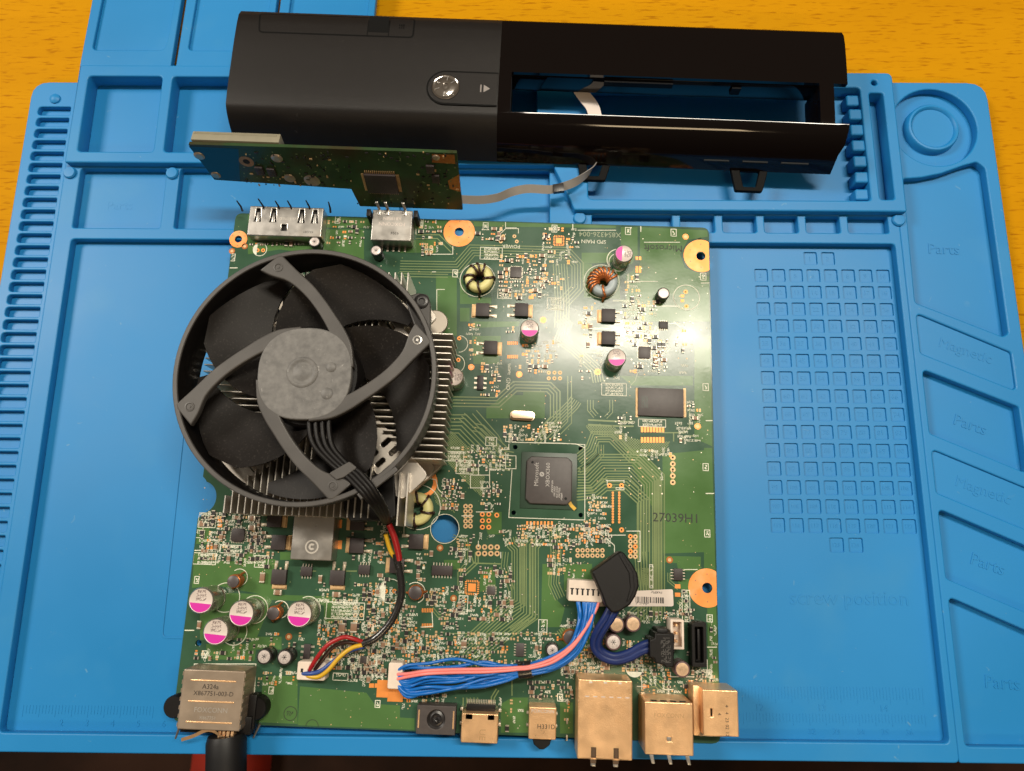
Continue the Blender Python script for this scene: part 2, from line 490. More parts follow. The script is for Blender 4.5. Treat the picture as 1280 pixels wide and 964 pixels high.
# ================================================================== the setting
rng = random.Random(7)
tb = MB(); tb.box(-520, 520, -74, 560, -28, 0)
o = tb.build('table', M['wood'], None, bevel=1.5); o['kind'] = 'structure'
fb = MB(); fb.box(-1500, 1500, -1600, 1200, -740, -720)
o = fb.build('floor', M['darkfloor'], None); o['kind'] = 'structure'

# out-of-focus red slipper on the floor, most of it hidden under the mat's edge
sl = thing('red_item', 'blurred red item on the dark floor under the mat edge', 'red item', (-372, -292, -720), 88)
def slipper_outline(k=1.0):
    pts = [(-120, 0), (-112, -34), (-60, -40), (0, -42), (60, -50), (105, -42), (128, 0), (105, 42), (60, 46), (0, 38), (-60, 36), (-112, 32)]
    return [(x * k, y * k) for x, y in pts]
MB().mesh(plate_mesh(rpoly(slipper_outline(), 18), [], 0, 14, 4)).build('sole', M['sleeve'], sl)
up = MB()
prof = []
for i in range(13):
    t = i / 12; x = -10 + 132 * t
    hgt = 52 * (1 - t ** 2.2) ** .7 + 6; wd = 46 * (1 - t ** 3.5) ** .5 + 4
    prof.append([(x, wd * cos(pi * k / 10), 12 + hgt * sin(pi * k / 10)) for k in range(11)])
vs_ = [p for r in prof for p in r]
up.add(vs_, [(i * 11 + k, i * 11 + k + 1, (i + 1) * 11 + k + 1, (i + 1) * 11 + k) for i in range(12) for k in range(10)])
up.build('upper', M['redcloth'], sl, smooth=80)

# ================================================================== blue silicone mat
mt = thing('silicone_mat', 'blue silicone repair mat with moulded trays and numbered screw grid on wooden table', 'mat', (0, 0, 0), -0.52)
RB = M['rubber']
XL, XR, YB, YT = -231.3, 218.7, -84.3, 209.8
FL, RIM, BAND = 2.0, 6.2, 10.0
MB().mesh(plate_mesh(rrect(XL, XR, YB, YT, 8), [], 0, 1.2, .2)).build('base', RB, mt)
cells = []
gx = [109.1 + 7.8 * i for i in range(8)]
num = 1; cell_num = []
def cell(cx, cy, n):
    cells.append(rrect(cx - 2.95, cx + 2.95, cy - 2.95, cy + 2.95, .7, 3)); cell_num.append((cx, cy, n))
cell(131.8, 123.4, 1); cell(139.7, 123.4, 2); n = 3
for j in range(15):
    for i in range(8):
        cell(gx[i], 115.2 - 7.87 * j, n); n += 1
cell(132.9, -2.8, n); cell(140.8, -2.8, n + 1)
fs = MB().mesh(plate_mesh(rrect(XL + .3, XR - .3, YB + .3, YT - .3, 8), cells, 1.15, FL, .14, 1))
fs.build('work_surface', RB, mt)
# shallow inset sheet: a groove line round the middle field
gr = MB()
gr.mesh(plate_mesh(rrect(-144, 58, -42.4, 58, 2.5), [rrect(-143.2, 57.2, -41.6, 57.2, 2)], FL - .05, FL + .28, .12, 1))
gr.build('field_outline', RB, mt)
em = MB()
for cx, cy, k in cell_num: em.text(str(k), cx, cy, 1.20, 3.0 if k < 100 else 2.4, thick=.22)
em.text('screw position', 136, -24, FL + .05, 8.2, thick=.26)
for i in range(0, 61):
    x = 84 + i * 1.3
    em.box(x - .12, x + .12, -61 - (1.6 if i % 5 else 3.2), -58, FL - .05, FL + .09)
    em.box(x - .12, x + .12, -70 - (1.2 if i % 5 else 2.4), -68, FL - .05, FL + .09)
for i in range(0, 41):
    x = -196 + i * 1.3
    em.box(x - .12, x + .12, -70 - (1.2 if i % 5 else 2.4), -68, FL - .05, FL + .09)
for i, t in enumerate(('12', '13', '14')): em.text(t, 97 + i * 24.5, -66, FL + .02, 3.6, thick=.26)
for i, t in enumerate(('32', '33', '34', '35', '36')): em.text(t, 117 + i * 9.6, -74.6, FL + .02, 3.0, thick=.26)
for i, t in enumerate(('2', '3', '4', '5', '6')): em.text(t, -180 + i * 10.2, -74.6, FL + .02, 3.4, thick=.26)
em.build('embossed_marks', RB, mt, smooth=0)

def tray_label(s, x, y, z, size=6.5, rot=-4): MB().text(s, x, y, z, size, rot=rot, thick=.30).build('tray_lettering', RB, mt, smooth=0)
# rim around the work area with the lower row of trays
work = rrect(-201.5, 168.3, -77.3, 128.8, 2)
lower = [rrect(-201.8, -162, 134.2, 163.6, 1.5), rrect(-155.8, -60, 134.2, 163.6, 1.5), rrect(-54, 14, 134.2, 163.6, 1.5)]
sx = [31.3, 71.1, 90.1, 108.8, 127.5, 146.3, 168.0]
small = [rrect(sx[i] + 1.8, sx[i + 1] - 1.8, 133.9, 142.0, 1.2) for i in range(6)]
rim_out = rpoly([(-209.3, YB), (171.3, YB), (171.3, 146), (27, 146), (17, 168), (-209.3, 168)], [2, 2, .5, .5, .5, 1])
MB().mesh(plate_mesh(rim_out, [work] + lower + small, FL, RIM, .55)).build('rim', RB, mt)
for x, y in ((-206.2, 161), (-159.0, 161), (-57, 161), (27.5, 140), (170.6, 140)):
    p = MB(); p.lathe(0, 0, [(2.9, 2.2), (2.9, 6.9), (2.4, 7.5), (0, 7.6)], 20)
    p.build('post', RB, mt, (x, y, 0))
# left strip with finger slots
slots = []
y = 193.6
while y > -76:
    slots.append(rpoly([(-226.9, y - 2.2), (-211.6, y - 2.2), (-211.6, y + 2.2), (-226.9, y + 2.2)], [2.0, .6, .6, 2.0], 4)); y -= 5.82
MB().mesh(plate_mesh(rpoly([(XL, YB), (-209.6, YB), (-209.6, YT - 1), (XL, YT - 1)], [8, .5, .5, 8]), slots, FL, 5.0, .45)).build('slotted_strip', RB, mt)
MB().lathe(-219.5, 199.8, [(2.6, 4.8), (2.4, 5.6), (1.4, 6.3), (0, 6.5)], 16).build('nub', RB, mt)
# high band with deep trays
band_out = rpoly([(-207.2, 164.4), (15.4, 164.4), (25.0, 142.5), (173.0, 142.5), (173.2, 212.2), (-70, 212.2), (-70, 214.6), (-206.9, 214.6)], [1, 1, 1, 1, 3, 1, 1, .5])
T = [rrect(-202.0, -167.2, 169.9, 208.7, 2), rrect(-162.4, -126, 169.9, 208.6, 2), rrect(-121, -60, 169.9, 207.5, 2), rrect(-55, 8, 169.9, 207.5, 2),
     rrect(31.2, 157.6, 147.8, 204.5, 2), rrect(161.6, 168.2, 148.4, 201.7, 1.5), circle(164.6, 207.0, 1.3, 16)]
MB().mesh(plate_mesh(band_out, T, FL, BAND, .7)).build('tray_band', RB, mt)
for i in range(7):
    ty = 199.2 - 7.9 * i
    p = MB(); p.mesh(plate_mesh(rrect(-3.0, 3.0, -2.7, 2.7, 1), [], 1.9, BAND - .8 if 0 < i < 6 else BAND - 2.0, .8))
    p.build('rack_tooth', RB, mt, (154.9, ty, 0))
# side column with dish and slanting trays
dish = circle(192.2, 186.6, 19.6, 48)
d1 = rpoly([(175.2, 160.5), (183.5, 161.2), (192.5, 163.2), (203, 167.2), (209.6, 169.2), (213, 166), (213, 87.6), (210.4, 86.2), (174.2, 101.4)], [1, 1, 2, 2, 2, 3, 2, 2, 2])
def slant(y0, y1, y2, y3): return rpoly([(174.1, y0), (213.0, y1), (213.0, y3), (174.1, y2)], 1.8)
deep = [d1, slant(71.4, 55.3, 43.6, 27.0), slant(12.3, -4.5, -15.6, -32.0), rpoly([(174.2, -22.6), (213, -39.5), (213, -78.3), (174.2, -78.3)], 1.8)]
shallow = [slant(96.6, 79.2, 78.5, 62.2), slant(37.0, 20.4, 18.8, 2.4)]
col_out = rpoly([(171.15, YB), (XR, YB), (XR, YT), (171.15, YT)], [1, 8, 9, 1])
MB().mesh(plate_mesh(col_out, [dish] + deep + shallow, FL, RIM + .1, .6)).build('side_column', RB, mt)
for s_ in shallow: MB().mesh(plate_mesh(s_, [], FL - .05, RIM - 1.0, .2)).build('magnet_pad', RB, mt)
p = MB(); p.lathe(192.2, 187.0, [(12.4, 1.9), (12.0, 5.0), (11.4, 5.7), (10.6, 5.8), (9.9, 5.3), (9.6, 4.6), (0, 4.5)], 48)
p.build('dish_ring', RB, mt)
tray_label('Parts', 192, 128, FL + .1, 7, -2)
tray_label('Magnetic', 194, 80, RIM - .98, 6.5, -20)
tray_label('Parts', 194, 48, FL + .1, 7, -20)
tray_label('Magnetic', 194, 20, RIM - .98, 6.5, -20)
tray_label('Parts', 194, -10, FL + .1, 7, -20)
tray_label('Parts', 194, -56, FL + .1, 7, -4)
tray_label('Parts', -184, 147, FL - .09, 6, 0)
# two flaps reaching back over the table top
def flap(x0, x1, skew, name='flap'):
    y0, y1 = 213.8, 290
    out = rpoly([(x0, y0), (x1, y0), (x1 + skew, y1), (x0 + skew, y1)], 1)
    rec = rpoly([(x0 + 4.8, y0 + 8.8), (x1 - 4.2, y0 + 8.8), (x1 - 3.0, y0 + 14), (x1 - 3.4 + skew * .4, y0 + 28), (x1 - 2.2 + skew * .6, y1 - 4), (x0 + 5 + skew, y1 - 4)], [2.5, 4, 3, 2, 2, 2])
    p = MB(); p.mesh(plate_mesh(out, [rec], 7.4, BAND - .15, .5)); p.build(name, RB, mt)
    q = MB(); q.mesh(plate_mesh(out, [], 6.6, 8.2, .3)); q.build('flap_panel', RB, mt)
flap(-207.0, -164.0, 2.6); flap(-161.6, -118, 2.6); flap(-116.2, -70.5, 2.6)

# ================================================================== motherboard
mb_ = thing('motherboard', 'green game console motherboard lying component side up on the blue mat', 'circuit board', tuple(BRD.o), -2.05)
ZT = BRD.o.z + BT                       # world height of the board's top
def B(px, py, z=ZT):
    return BRD.xy(px, py, z)
def BP(*pts, z=ZT):
    return [B(x, y, z) for x, y in pts]

nx, ny = B(256, 622)
notch = []
for i in range(13):
    a = radians(-78 + 156 * i / 12)
    notch.append((6.0 * cos(a) + .6, ny + 6.6 * sin(a)))
outline = rpoly([(0, 0), (BW, 0), (BW, BH), (0, BH)], 3.2)
# insert the notch into the left edge (outline runs counter-clockwise: the left edge is last, going down)
outline = outline + [(0, ny + 8.6)] + [(1.4, ny + 7.2)] + notch[::-1] + [(1.4, ny - 7.2)] + [(0, ny - 8.6)]
HOLES = [(574, 290, 2.0), (876, 321, 2.0), (884, 735, 2.0), (298, 299, 1.6), (556, 661, 5.6), (644, 559, .9), (726, 561, .9), (642, 641, .9), (726, 644, .9),
         (248, 804, 1.2), (874, 295, 1.3)]
board_holes = [circle(*B(x, y), r, 28) for x, y, r in HOLES]
MB().mesh(plate_mesh(outline, board_holes, 0, BT, .12, 1)).build('board', M['pcb'], mb_)

Z1, Z2, Z3, Z4 = BT + .025, BT + .045, BT + .065, BT + .085
def in_hole(x, y, pad=.5):
    for hx, hy, r in HOLES:
        cx, cy = B(hx, hy)
        if hypot(x - cx, y - cy) < r + pad: return True
    return False

# ---- copper pours seen through the solder mask
pour = MB()
_pn = [0]
def P(*pts):
    _pn[0] += 1
    pour.sheet([(min(max(x, .6), BW - .6), min(max(y, .6), BH - .6)) for x, y in BP(*pts)], Z1 - .016 + _pn[0] * .0001)
P((310, 268), (560, 274), (552, 287), (310, 283)); P((592, 276), (770, 281), (770, 285), (592, 283))
P((800, 284), (884, 288), (886, 296), (860, 300), (850, 318), (856, 335), (886, 346), (887, 402), (800, 402), (783, 392), (783, 345), (800, 330))
P((776, 284), (797, 284), (797, 318), (790, 330), (776, 334))
P((727, 316), (765, 316), (765, 328), (727, 330)); P((730, 334), (775, 336), (775, 374), (730, 372))
P((545, 345), (571, 345), (571, 420), (545, 420)); P((575, 385), (587, 385), (587, 402), (575, 402)); P((575, 345), (586, 372), (614, 372), (614, 380), (575, 380))
P((592, 402), (650, 402), (648, 408), (592, 410)); P((590, 420), (626, 420), (624, 455), (592, 455))
P((608, 523), (608, 510), (634, 494), (654, 494), (654, 490), (681, 490), (681, 523))
P((828, 568), (888, 562), (890, 690), (829, 692)); P((830, 695), (876, 696), (876, 714), (848, 714), (846, 704), (830, 703))
P((868, 420), (888, 420), (890, 558), (868, 548)); P((775, 470), (866, 470), (866, 482), (790, 482))
P((880, 560), (890, 560), (895, 712), (880, 712)); P((884, 758), (896, 758), (898, 880), (886, 880))
P((240, 700), (300, 702), (310, 690), (345, 700), (345, 750), (322, 742), (300, 738), (272, 732), (240, 735))
P((240, 690), (262, 690), (262, 702), (240, 702)); P((250, 740), (420, 746), (420, 762), (388, 752), (340, 750), (320, 800), (250, 800))
P((258, 805), (310, 805), (322, 796), (352, 796), (352, 812), (320, 812), (318, 826), (258, 824)); P((329, 845), (372, 845), (372, 905), (324, 903))
P((375, 858), (458, 866), (468, 880), (500, 882), (500, 897), (518, 898), (518, 913), (372, 908)); P((330, 800), (350, 800), (350, 812), (332, 812))
P((640, 872), (660, 872), (660, 916), (626, 916), (626, 880)); P((700, 878), (716, 878), (716, 917), (700, 917))
P((600, 715), (618, 708), (620, 735), (600, 740)); P((678, 705), (689, 705), (690, 744), (706, 760), (700, 784), (676, 784))
P((705, 705), (740, 705), (740, 726), (712, 745), (705, 738)); P((555, 700), (575, 700), (575, 712), (555, 712))
P((350, 690), (420, 690), (420, 700), (350, 700)); P((405, 755), (440, 755), (440, 770), (425, 772), (414, 780), (405, 780))
P((600, 640), (627, 640), (627, 668), (610, 668)); P((470, 620), (500, 622), (500, 650), (470, 650)); P((566, 276), (590, 276), (590, 284), (566, 282))
P((310, 286), (455, 287), (455, 330), (425, 325), (395, 318), (350, 312), (310, 318)); P((545, 300), (500, 300), (500, 316), (545, 316))
P((780, 560), (800, 562), (826, 590), (826, 640), (818, 640)); P((740, 330), (727, 330), (727, 350), (740, 350))
P((848, 724), (866, 724), (866, 742), (860, 742), (848, 734)); P((700, 785), (740, 785), (738, 815), (720, 822), (700, 800)); P((245, 655), (262, 655), (262, 680), (245, 680))
pr = pour.build('copper_pour', M['pour'], mb_, smooth=0); pr['kind'] = 'stuff'

# ---- traces
tr = MB()
_bn = [0]
def bundle(pts, n, sp, w=.42, z=Z2):
    base = [Vector(p) for p in BP(*pts)]
    for k in range(n):
        d = (k - (n - 1) / 2) * sp
        out = []
        for i, p in enumerate(base):
            a = (p - base[i - 1]).normalized() if i else (base[1] - p).normalized()
            b = (base[i + 1] - p).normalized() if i < len(base) - 1 else a
            t = (a + b).normalized(); nr = Vector((-t.y, t.x))
            out.append(p + nr * d / max(.5, nr.dot(Vector((-a.y, a.x)))))
        tr.line(out, w, z)
bundle([(500, 333), (572, 334), (590, 313), (640, 314), (708, 316), (722, 331), (722, 360), (705, 378)], 5, 1.25, .38)
bundle([(500, 344), (560, 345)], 2, 1.3, .4); bundle([(520, 296), (548, 296), (566, 314)], 2, 1.8)
bundle([(566, 502), (622, 503), (644, 483), (686, 484), (694, 492), (694, 524), (668, 552)], 4, 1.35, .5)
bundle([(700, 398), (708, 406), (700, 424), (717, 436), (745, 462), (748, 478)], 5, 1.1, .5)
bundle([(700, 330), (703, 378), (702, 410)], 6, 1.2, .4)
bundle([(563, 530), (578, 530), (620, 573), (640, 577)], 6, 1.55, .48)
bundle([(577, 520), (592, 534), (602, 536), (634, 566)], 3, 1.6, .45); bundle([(593, 515), (620, 546), (626, 557)], 2, 2.2, .4)
bundle([(676, 545), (700, 522), (716, 506), (720, 500)], 6, 1.0, .4); bundle([(690, 550), (712, 528), (712, 470)], 2, 1.6)
bundle([(722, 600), (735, 600), (753, 582), (790, 582), (812, 604), (812, 776)], 9, 1.15, .5)
bundle([(722, 575), (738, 562), (744, 546), (764, 546), (790, 572), (800, 572), (824, 596), (824, 770)], 5, 1.05, .5)
bundle([(720, 618), (744, 616), (756, 606), (782, 606), (804, 626), (804, 690)], 5, 1.2, .5)
bundle([(750, 556), (750, 568), (738, 580), (724, 590)], 4, 1.0, .35); bundle([(735, 528), (775, 530), (792, 530)], 2, 2, .7)
bundle([(668, 672), (660, 680), (660, 768), (612, 806), (590, 828)], 6, 1.15, .45)
bundle([(640, 672), (642, 680), (648, 686), (648, 752), (634, 760), (590, 800), (575, 815)], 6, 1.05, .42)
bundle([(676, 674), (668, 684), (668, 770), (640, 790)], 4, 1.05, .4); bundle([(692, 660), (695, 690), (692, 730), (700, 748)], 5, 1.0, .35)
bundle([(566, 670), (583, 676), (583, 704), (574, 716), (574, 740), (578, 744)], 2, 1.0, .35); bundle([(583, 672), (592, 704), (626, 705)], 1, 1, .5)
bundle([(596, 690), (596, 703), (582, 716)], 2, 1.1, .5); bundle([(632, 690), (630, 708), (640, 740), (640, 752)], 3, 1.1, .32)
bundle([(830, 640), (830, 695)], 1, 1, .25); bundle([(800, 690), (806, 760)], 5, 1.1, .45)
bundle([(766, 376), (786, 376), (792, 382), (850, 383)], 1, 1, .8); bundle([(727, 399), (745, 399)], 1, 1, 1.1); bundle([(740, 411), (764, 411), (768, 414)], 1, 1, .9)
bundle([(783, 424), (792, 421), (812, 421), (820, 415), (822, 408)], 2, 1.4, .8); bundle([(772, 425), (782, 425), (788, 420)], 2, 1.6, .7)
bundle([(727, 438), (752, 440), (760, 434)], 2, 1.3, .6); bundle([(797, 466), (794, 476), (788, 482)], 1, 1, .35)
bundle([(842, 402), (850, 409), (858, 409)], 1, 1, .6); bundle([(826, 404), (850, 405)], 1, 1, .5); bundle([(828, 430), (834, 436), (830, 440)], 3, .9, .4)
bundle([(820, 540), (828, 541), (856, 541), (862, 533), (862, 505)], 1, 1, .5); bundle([(842, 541), (842, 552)], 1, 1, .5); bundle([(850, 551), (857, 545), (868, 545)], 1, 1, .5)
bundle([(545, 612), (560, 624), (570, 640)], 2, 1.4, .4); bundle([(738, 500), (738, 512), (745, 520)], 3, 1.2, .35); bundle([(764, 500), (764, 515), (757, 522)], 2, 1.2, .3)
bundle([(375, 714), (395, 714)], 1, 1, .5); bundle([(432, 714), (446, 714)], 1, 1, .5); bundle([(340, 705), (343, 705)], 1, 1, .4)
bundle([(588, 872), (588, 884)], 5, 1.4, .5); bundle([(640, 850), (640, 870)], 1, 1, .4); bundle([(622, 862), (616, 872), (616, 885)], 2, 1.1, .5)
bundle([(800, 842), (812, 852), (822, 852), (832, 862)], 4, 1.3, .4); bundle([(785, 830), (800, 832), (815, 838)], 3, 1.4, .4)
bundle([(848, 751), (856, 758), (856, 775)], 3, .9, .4); bundle([(848, 736), (836, 726), (836, 716)], 2, .9, .35)
bundle([(806, 760), (790, 774)], 6, 1.2, .4); bundle([(460, 745), (450, 745), (445, 752), (445, 770)], 2, 1.1, .3)
bundle([(420, 775), (430, 765), (436, 765)], 2, 1.2, .4); bundle([(555, 790), (548, 797), (548, 840)], 1, 1, .4); bundle([(560, 792), (700, 792)], 1, 1, .4)
bundle([(700, 786), (716, 808), (716, 836)], 4, 1.0, .35); bundle([(540, 760), (548, 770), (556, 770)], 2, 1, .3)
t_ = tr.build('traces', M['trace'], mb_, smooth=0); t_['kind'] = 'stuff'
# hatched copper patches (fine ground mesh)
ht = MB()
def hatch(pts, step=.75, w=.30):
    poly = BP(*pts)
    xs = [p[0] for p in poly]; ys = [p[1] for p in poly]
    def clip(c, s):
        # line s*x + y = c  (s = +-1)
        hits = []
        for i in range(len(poly)):
            (x0, y0), (x1, y1) = poly[i], poly[(i + 1) % len(poly)]
            f0, f1 = s * x0 + y0 - c, s * x1 + y1 - c
            if (f0 < 0) != (f1 < 0):
                t = f0 / (f0 - f1); hits.append((x0 + (x1 - x0) * t, y0 + (y1 - y0) * t))
        hits.sort()
        return [(hits[i], hits[i + 1]) for i in range(0, len(hits) - 1, 2)]
    for s in (-1, 1):
        cs = [s * x + y for x, y in poly]
        c = min(cs)
        while c < max(cs):
            for a, b in clip(c, s): ht.line([a, b], w, Z2 - .006 if s > 0 else Z2 - .012)
            c += step * 1.41
hatch([(560, 545), (566, 540), (590, 562), (588, 568), (600, 592), (606, 596), (602, 622), (560, 580), (558, 568)])
hatch([(732, 532), (765, 532), (790, 548), (820, 552), (838, 552), (828, 570), (790, 570), (768, 548), (738, 542)])
hatch([(540, 606), (548, 614), (556, 624), (566, 640), (545, 630)]); hatch([(803, 710), (815, 710), (815, 732), (803, 732)], .6)
h_ = ht.build('hatched_copper', M['trace'], mb_, smooth=0); h_['kind'] = 'stuff'

# ---- silkscreen print
silk = MB(); rs = random.Random(11)
SEG = [((0, 0), (1, 0)), ((0, .5), (1, .5)), ((0, 1), (1, 1)), ((0, 0), (0, .5)), ((0, .5), (0, 1)), ((1, 0), (1, .5)), ((1, .5), (1, 1)), ((0, 0), (1, 1)), ((0, 1), (1, 0))]
def glyphs(mb, x, y, h, n, rot=0, z=Z4, lw=.17):
    """tiny illegible designator: n stroke characters"""
    w = h * .58; pit = h * .82
    for k in range(n):
        for i in rs.sample(range(len(SEG)), rs.choice((3, 4, 4, 5))):
            a, b = SEG[i]
            p = [rot2(rot, (k - n / 2) * pit + q[0] * w, (q[1] - .5) * h) for q in (a, b)]
            mb.line([(x + p[0][0], y + p[0][1]), (x + p[1][0], y + p[1][1])], lw, z)
def sbox(px, py, w=10, h=13, letter=True):
    (x0, y0), (x1, y1) = B(px - w / 2, py + h / 2), B(px + w / 2, py - h / 2)
    silk.line([(x0, y0), (x1, y0), (x1, y1), (x0, y1), (x0, y0 - .1)], .3, Z4)
    if letter: glyphs(silk, (x0 + x1) / 2 + .3, (y0 + y1) / 2, (y1 - y0) * .5, 1, 0, Z4, .3)
def sline(*pts, w=.3): silk.line(BP(*pts), w, Z4)
def scirc(px, py, rpx, w=.3, a0=0, a1=360):
    x, y = B(px, py); r = rpx / 2.98
    silk.ring(x, y, r - w / 2, r + w / 2, Z4, 40, 0, a0, a1)
for p in ((607, 283), (693, 286), (785, 289), (842, 291), (879, 346), (882, 484), (882, 584), (884, 667), (887, 773), (569, 342), (246, 725), (256, 818), (339, 863), (472, 880), (700, 872), (291, 322), (422, 275), (526, 278), (886, 842)):
    sbox(*p, w=6.5, h=8.5)
for x, y0, y1 in ((545, 273, 280), (716, 280, 287), (801, 282, 290)): sline((x, y0), (x, y1), w=.4)
for x0, x1, y in ((876, 888, 354), (882, 893, 526), (882, 894, 617), (241, 253, 688), (231, 243, 788), (884, 896, 809), (282, 297, 335)): sline((x0, y), (x1, y), w=.4)
scirc(597, 350, 23); scirc(752, 352, 23); scirc(523, 634, 27); scirc(858, 372, 17); scirc(556, 661, 17.5, .25)
scirc(773, 325, 15, .4, 60, 260); scirc(773, 328, 12.5); scirc(282, 747, 17); scirc(318, 762, 16, .3); scirc(385, 762, 15, .3, -80, 120); scirc(293, 790, 15, .3)
scirc(488, 739, 14); scirc(416, 818, 11); scirc(793, 835, 10); scirc(325, 312, 9); scirc(574, 430, 11, .3, -90, 90); scirc(569, 455, 12, .3, -90, 90)
for x, y, r in ((488, 739, 14), (325, 312, 9)):                                  # half filled capacitor outlines
    cx, cy = B(x, y); rr = r / 2.98
    silk.sheet([(cx + rr * cos(radians(a)), cy + rr * sin(radians(a))) for a in range(115, 246, 10)], Z4)
for x, y, r in ((416, 818, 11), (793, 835, 10)):
    cx, cy = B(x, y); rr = r / 2.98
    silk.sheet([(cx + rr * cos(radians(a)), cy + rr * sin(radians(a))) for a in range(205, 336, 10)], Z4)
# outlines
sline((640, 553), (700, 554)); sline((640, 587), (636, 647), (725, 650), (731, 650), (731, 560), (720, 555), (640, 553)); sline((700, 554), (731, 556), (731, 590))
sline((636, 555), (636, 562), (626, 562), (626, 569), (645, 570), (645, 586), (632, 586), (632, 566))
sline((565, 505), (565, 505.5), (565, 505)); sline((598, 577), (598, 594), (612, 594), (612, 587), (625, 587), (625, 577)); sline((588, 594), (588, 610), (612, 610), (612, 594), (588, 594))
for x0, y0, x1, y1 in ((600, 310, 628, 324), (622, 362, 640, 373), (752, 480, 783, 494), (673, 775, 684, 790), (573, 745, 585, 767), (407, 754, 456, 773), (770, 610, 780, 612), (798, 525, 832, 533), (853, 738, 862, 777), (247, 642, 271, 659), (318, 695, 336, 709), (241, 692, 271, 705), (242, 663, 256, 672), (275, 682, 302, 691), (866, 825, 884, 840), (416, 842, 435, 850), (684, 373, 705, 387), (555, 565, 580, 576), (570, 576, 592, 592), (812, 706, 816, 735), (632, 543, 645, 552), (607, 547, 621, 557)):
    (ax, ay), (bx, by) = B(x0, y1), B(x1, y0)
    silk.line([(ax, ay), (bx, ay), (bx, by), (ax, by), (ax, ay - .1)], .26, Z4)
    rows = max(1, int((by - ay) / 1.25)); cols = max(2, int((bx - ax) / .95) - 1)
    for r in range(rows):
        if rs.random() < .93: glyphs(silk, (ax + bx) / 2, ay + (r + .5) * (by - ay) / rows, min(.92, (by - ay) / rows * .75), cols, 180)
sline((785, 352), (822, 352)); sline((757, 600), (759, 601), (780, 601)); sline((759, 600), (759, 606)); sline((780, 600), (780, 604)); sline((757, 662), (757, 672), (768, 682), (768, 700))
sline((760, 662), (760, 669), (782, 669)); sline((783, 664), (800, 664), (800, 702), (797, 702)); sline((855, 712), (872, 712)); sline((243, 835), (243, 830), (320, 830), (318, 870))
sline((577, 645), (592, 645)); sline((595, 640), (616, 640)); sline((576, 669), (585, 670)); sline((598, 684), (598, 676)); sline((626, 690), (626, 698))
sline((632, 276), (632, 285), (646, 285)); sline((626, 298), (626, 292), (632, 286), (648, 286), (648, 292)); sline((520, 293), (520, 285)); sline((532, 318), (566, 318), (566, 308))
sline((466, 755), (470, 762)); sline((540, 765), (541, 783), (526, 784)); sline((860, 784), (866, 776), (880, 778)); sline((838, 840), (838, 846), (868, 846))
sline((548, 612), (560, 624)); sline((505, 655), (505, 668)); sline((802, 846), (802, 862)); sline((796, 858), (808, 858)); sline((836, 850), (836, 868)); sline((830, 862), (842, 862))
sline((770, 288), (722, 288)); sline((805, 303), (850, 303)); sline((536, 598), (545, 600), (548, 612)); sline((540, 340), (545, 340)); sline((546, 362), (556, 362)); sline((546, 362), (546, 394), (554, 396))
# readable print (the board lies upside down to the reader)
def stext(s, px, py, size, rot=180, m_=None, mbt=None):
    x, y = B(px, py); (mbt or silk).text(s, x, y, Z4, size, rot)
stext('POWER', 639, 308, 2.3); stext('SPD MAIN', 742, 302, 2.5); stext('GND', 635, 480, 2.4, -90); stext('RELIABILITY READER', 418, 751, 2.1)
# small component symbols and designators scattered where the board is densely populated
small = MB(); pads = MB()
# material slots of 'small': 0 solder ends, 1 black body, 2 tan body
occupied = []
def occ(px, py, rx, ry=None): occupied.append((px, py, rx, ry if ry else rx))
def free(px, py, m=0):
    for x, y, rx, ry in occupied:
        if abs(px - x) < rx + m and abs(py - y) < ry + m: return False
    x, y = B(px, py)
    return not in_hole(x, y, 1.2) and 1 < x < BW - 1 and 1 < y < BH - 1
def chip_part(px, py, rot, L=1.7, W=.95, h=.55, mi=1):
    x, y = B(px, py)
    for x0, x1, m_ in ((-L / 2, -L / 2 + .38, 0), (-L / 2 + .38, L / 2 - .38, mi), (L / 2 - .38, L / 2, 0)):
        hh = h if m_ == 0 else h - .04
        vs_ = [(x + rot2(rot, a, b)[0], y + rot2(rot, a, b)[1], z) for z in (BT, BT + hh) for b in (-W / 2, W / 2) for a in (x0, x1)]
        small.add(vs_, [(4, 5, 7, 6), (0, 1, 5, 4), (2, 6, 7, 3), (0, 4, 6, 2), (1, 3, 7, 5)], m_)
def pad_pair(px, py, rot, mi, L=1.0, W=.8, gap=1.05):
    x, y = B(px, py)
    for s_ in (-1, 1):
        dx, dy = rot2(rot, s_ * gap / 2, 0)
        pads.rect(x + dx, y + dy, W, L, Z3, mi, rot)
        silk.rect(x + dx, y + dy, W + .28, L + .28, Z4 - .03, 0, rot) if rs.random() < .12 else None
def dot(px, py, r, mi=0): x, y = B(px, py); pads.disc(x, y, r, Z3, 12, mi)
def eyelet(px, py, r0, r1, mi=0):
    x, y = B(px, py)
    pads.ring(x, y, r0, r1, Z3, 18, mi); pads.disc(x, y, r0 - .02, Z3 - .006, 12, 3)
# pads slots: 0 tinned, 1 orange copper, 2 solder, 3 hole
# ---------------------------------------------------------------- parts that can be told apart
def bput(name, me, px, py, rot=0, z=BT, zw=None):
    x, y = B(px, py, zw if zw else ZT)
    return put(name, me, mb_, (x, y, z), rot)

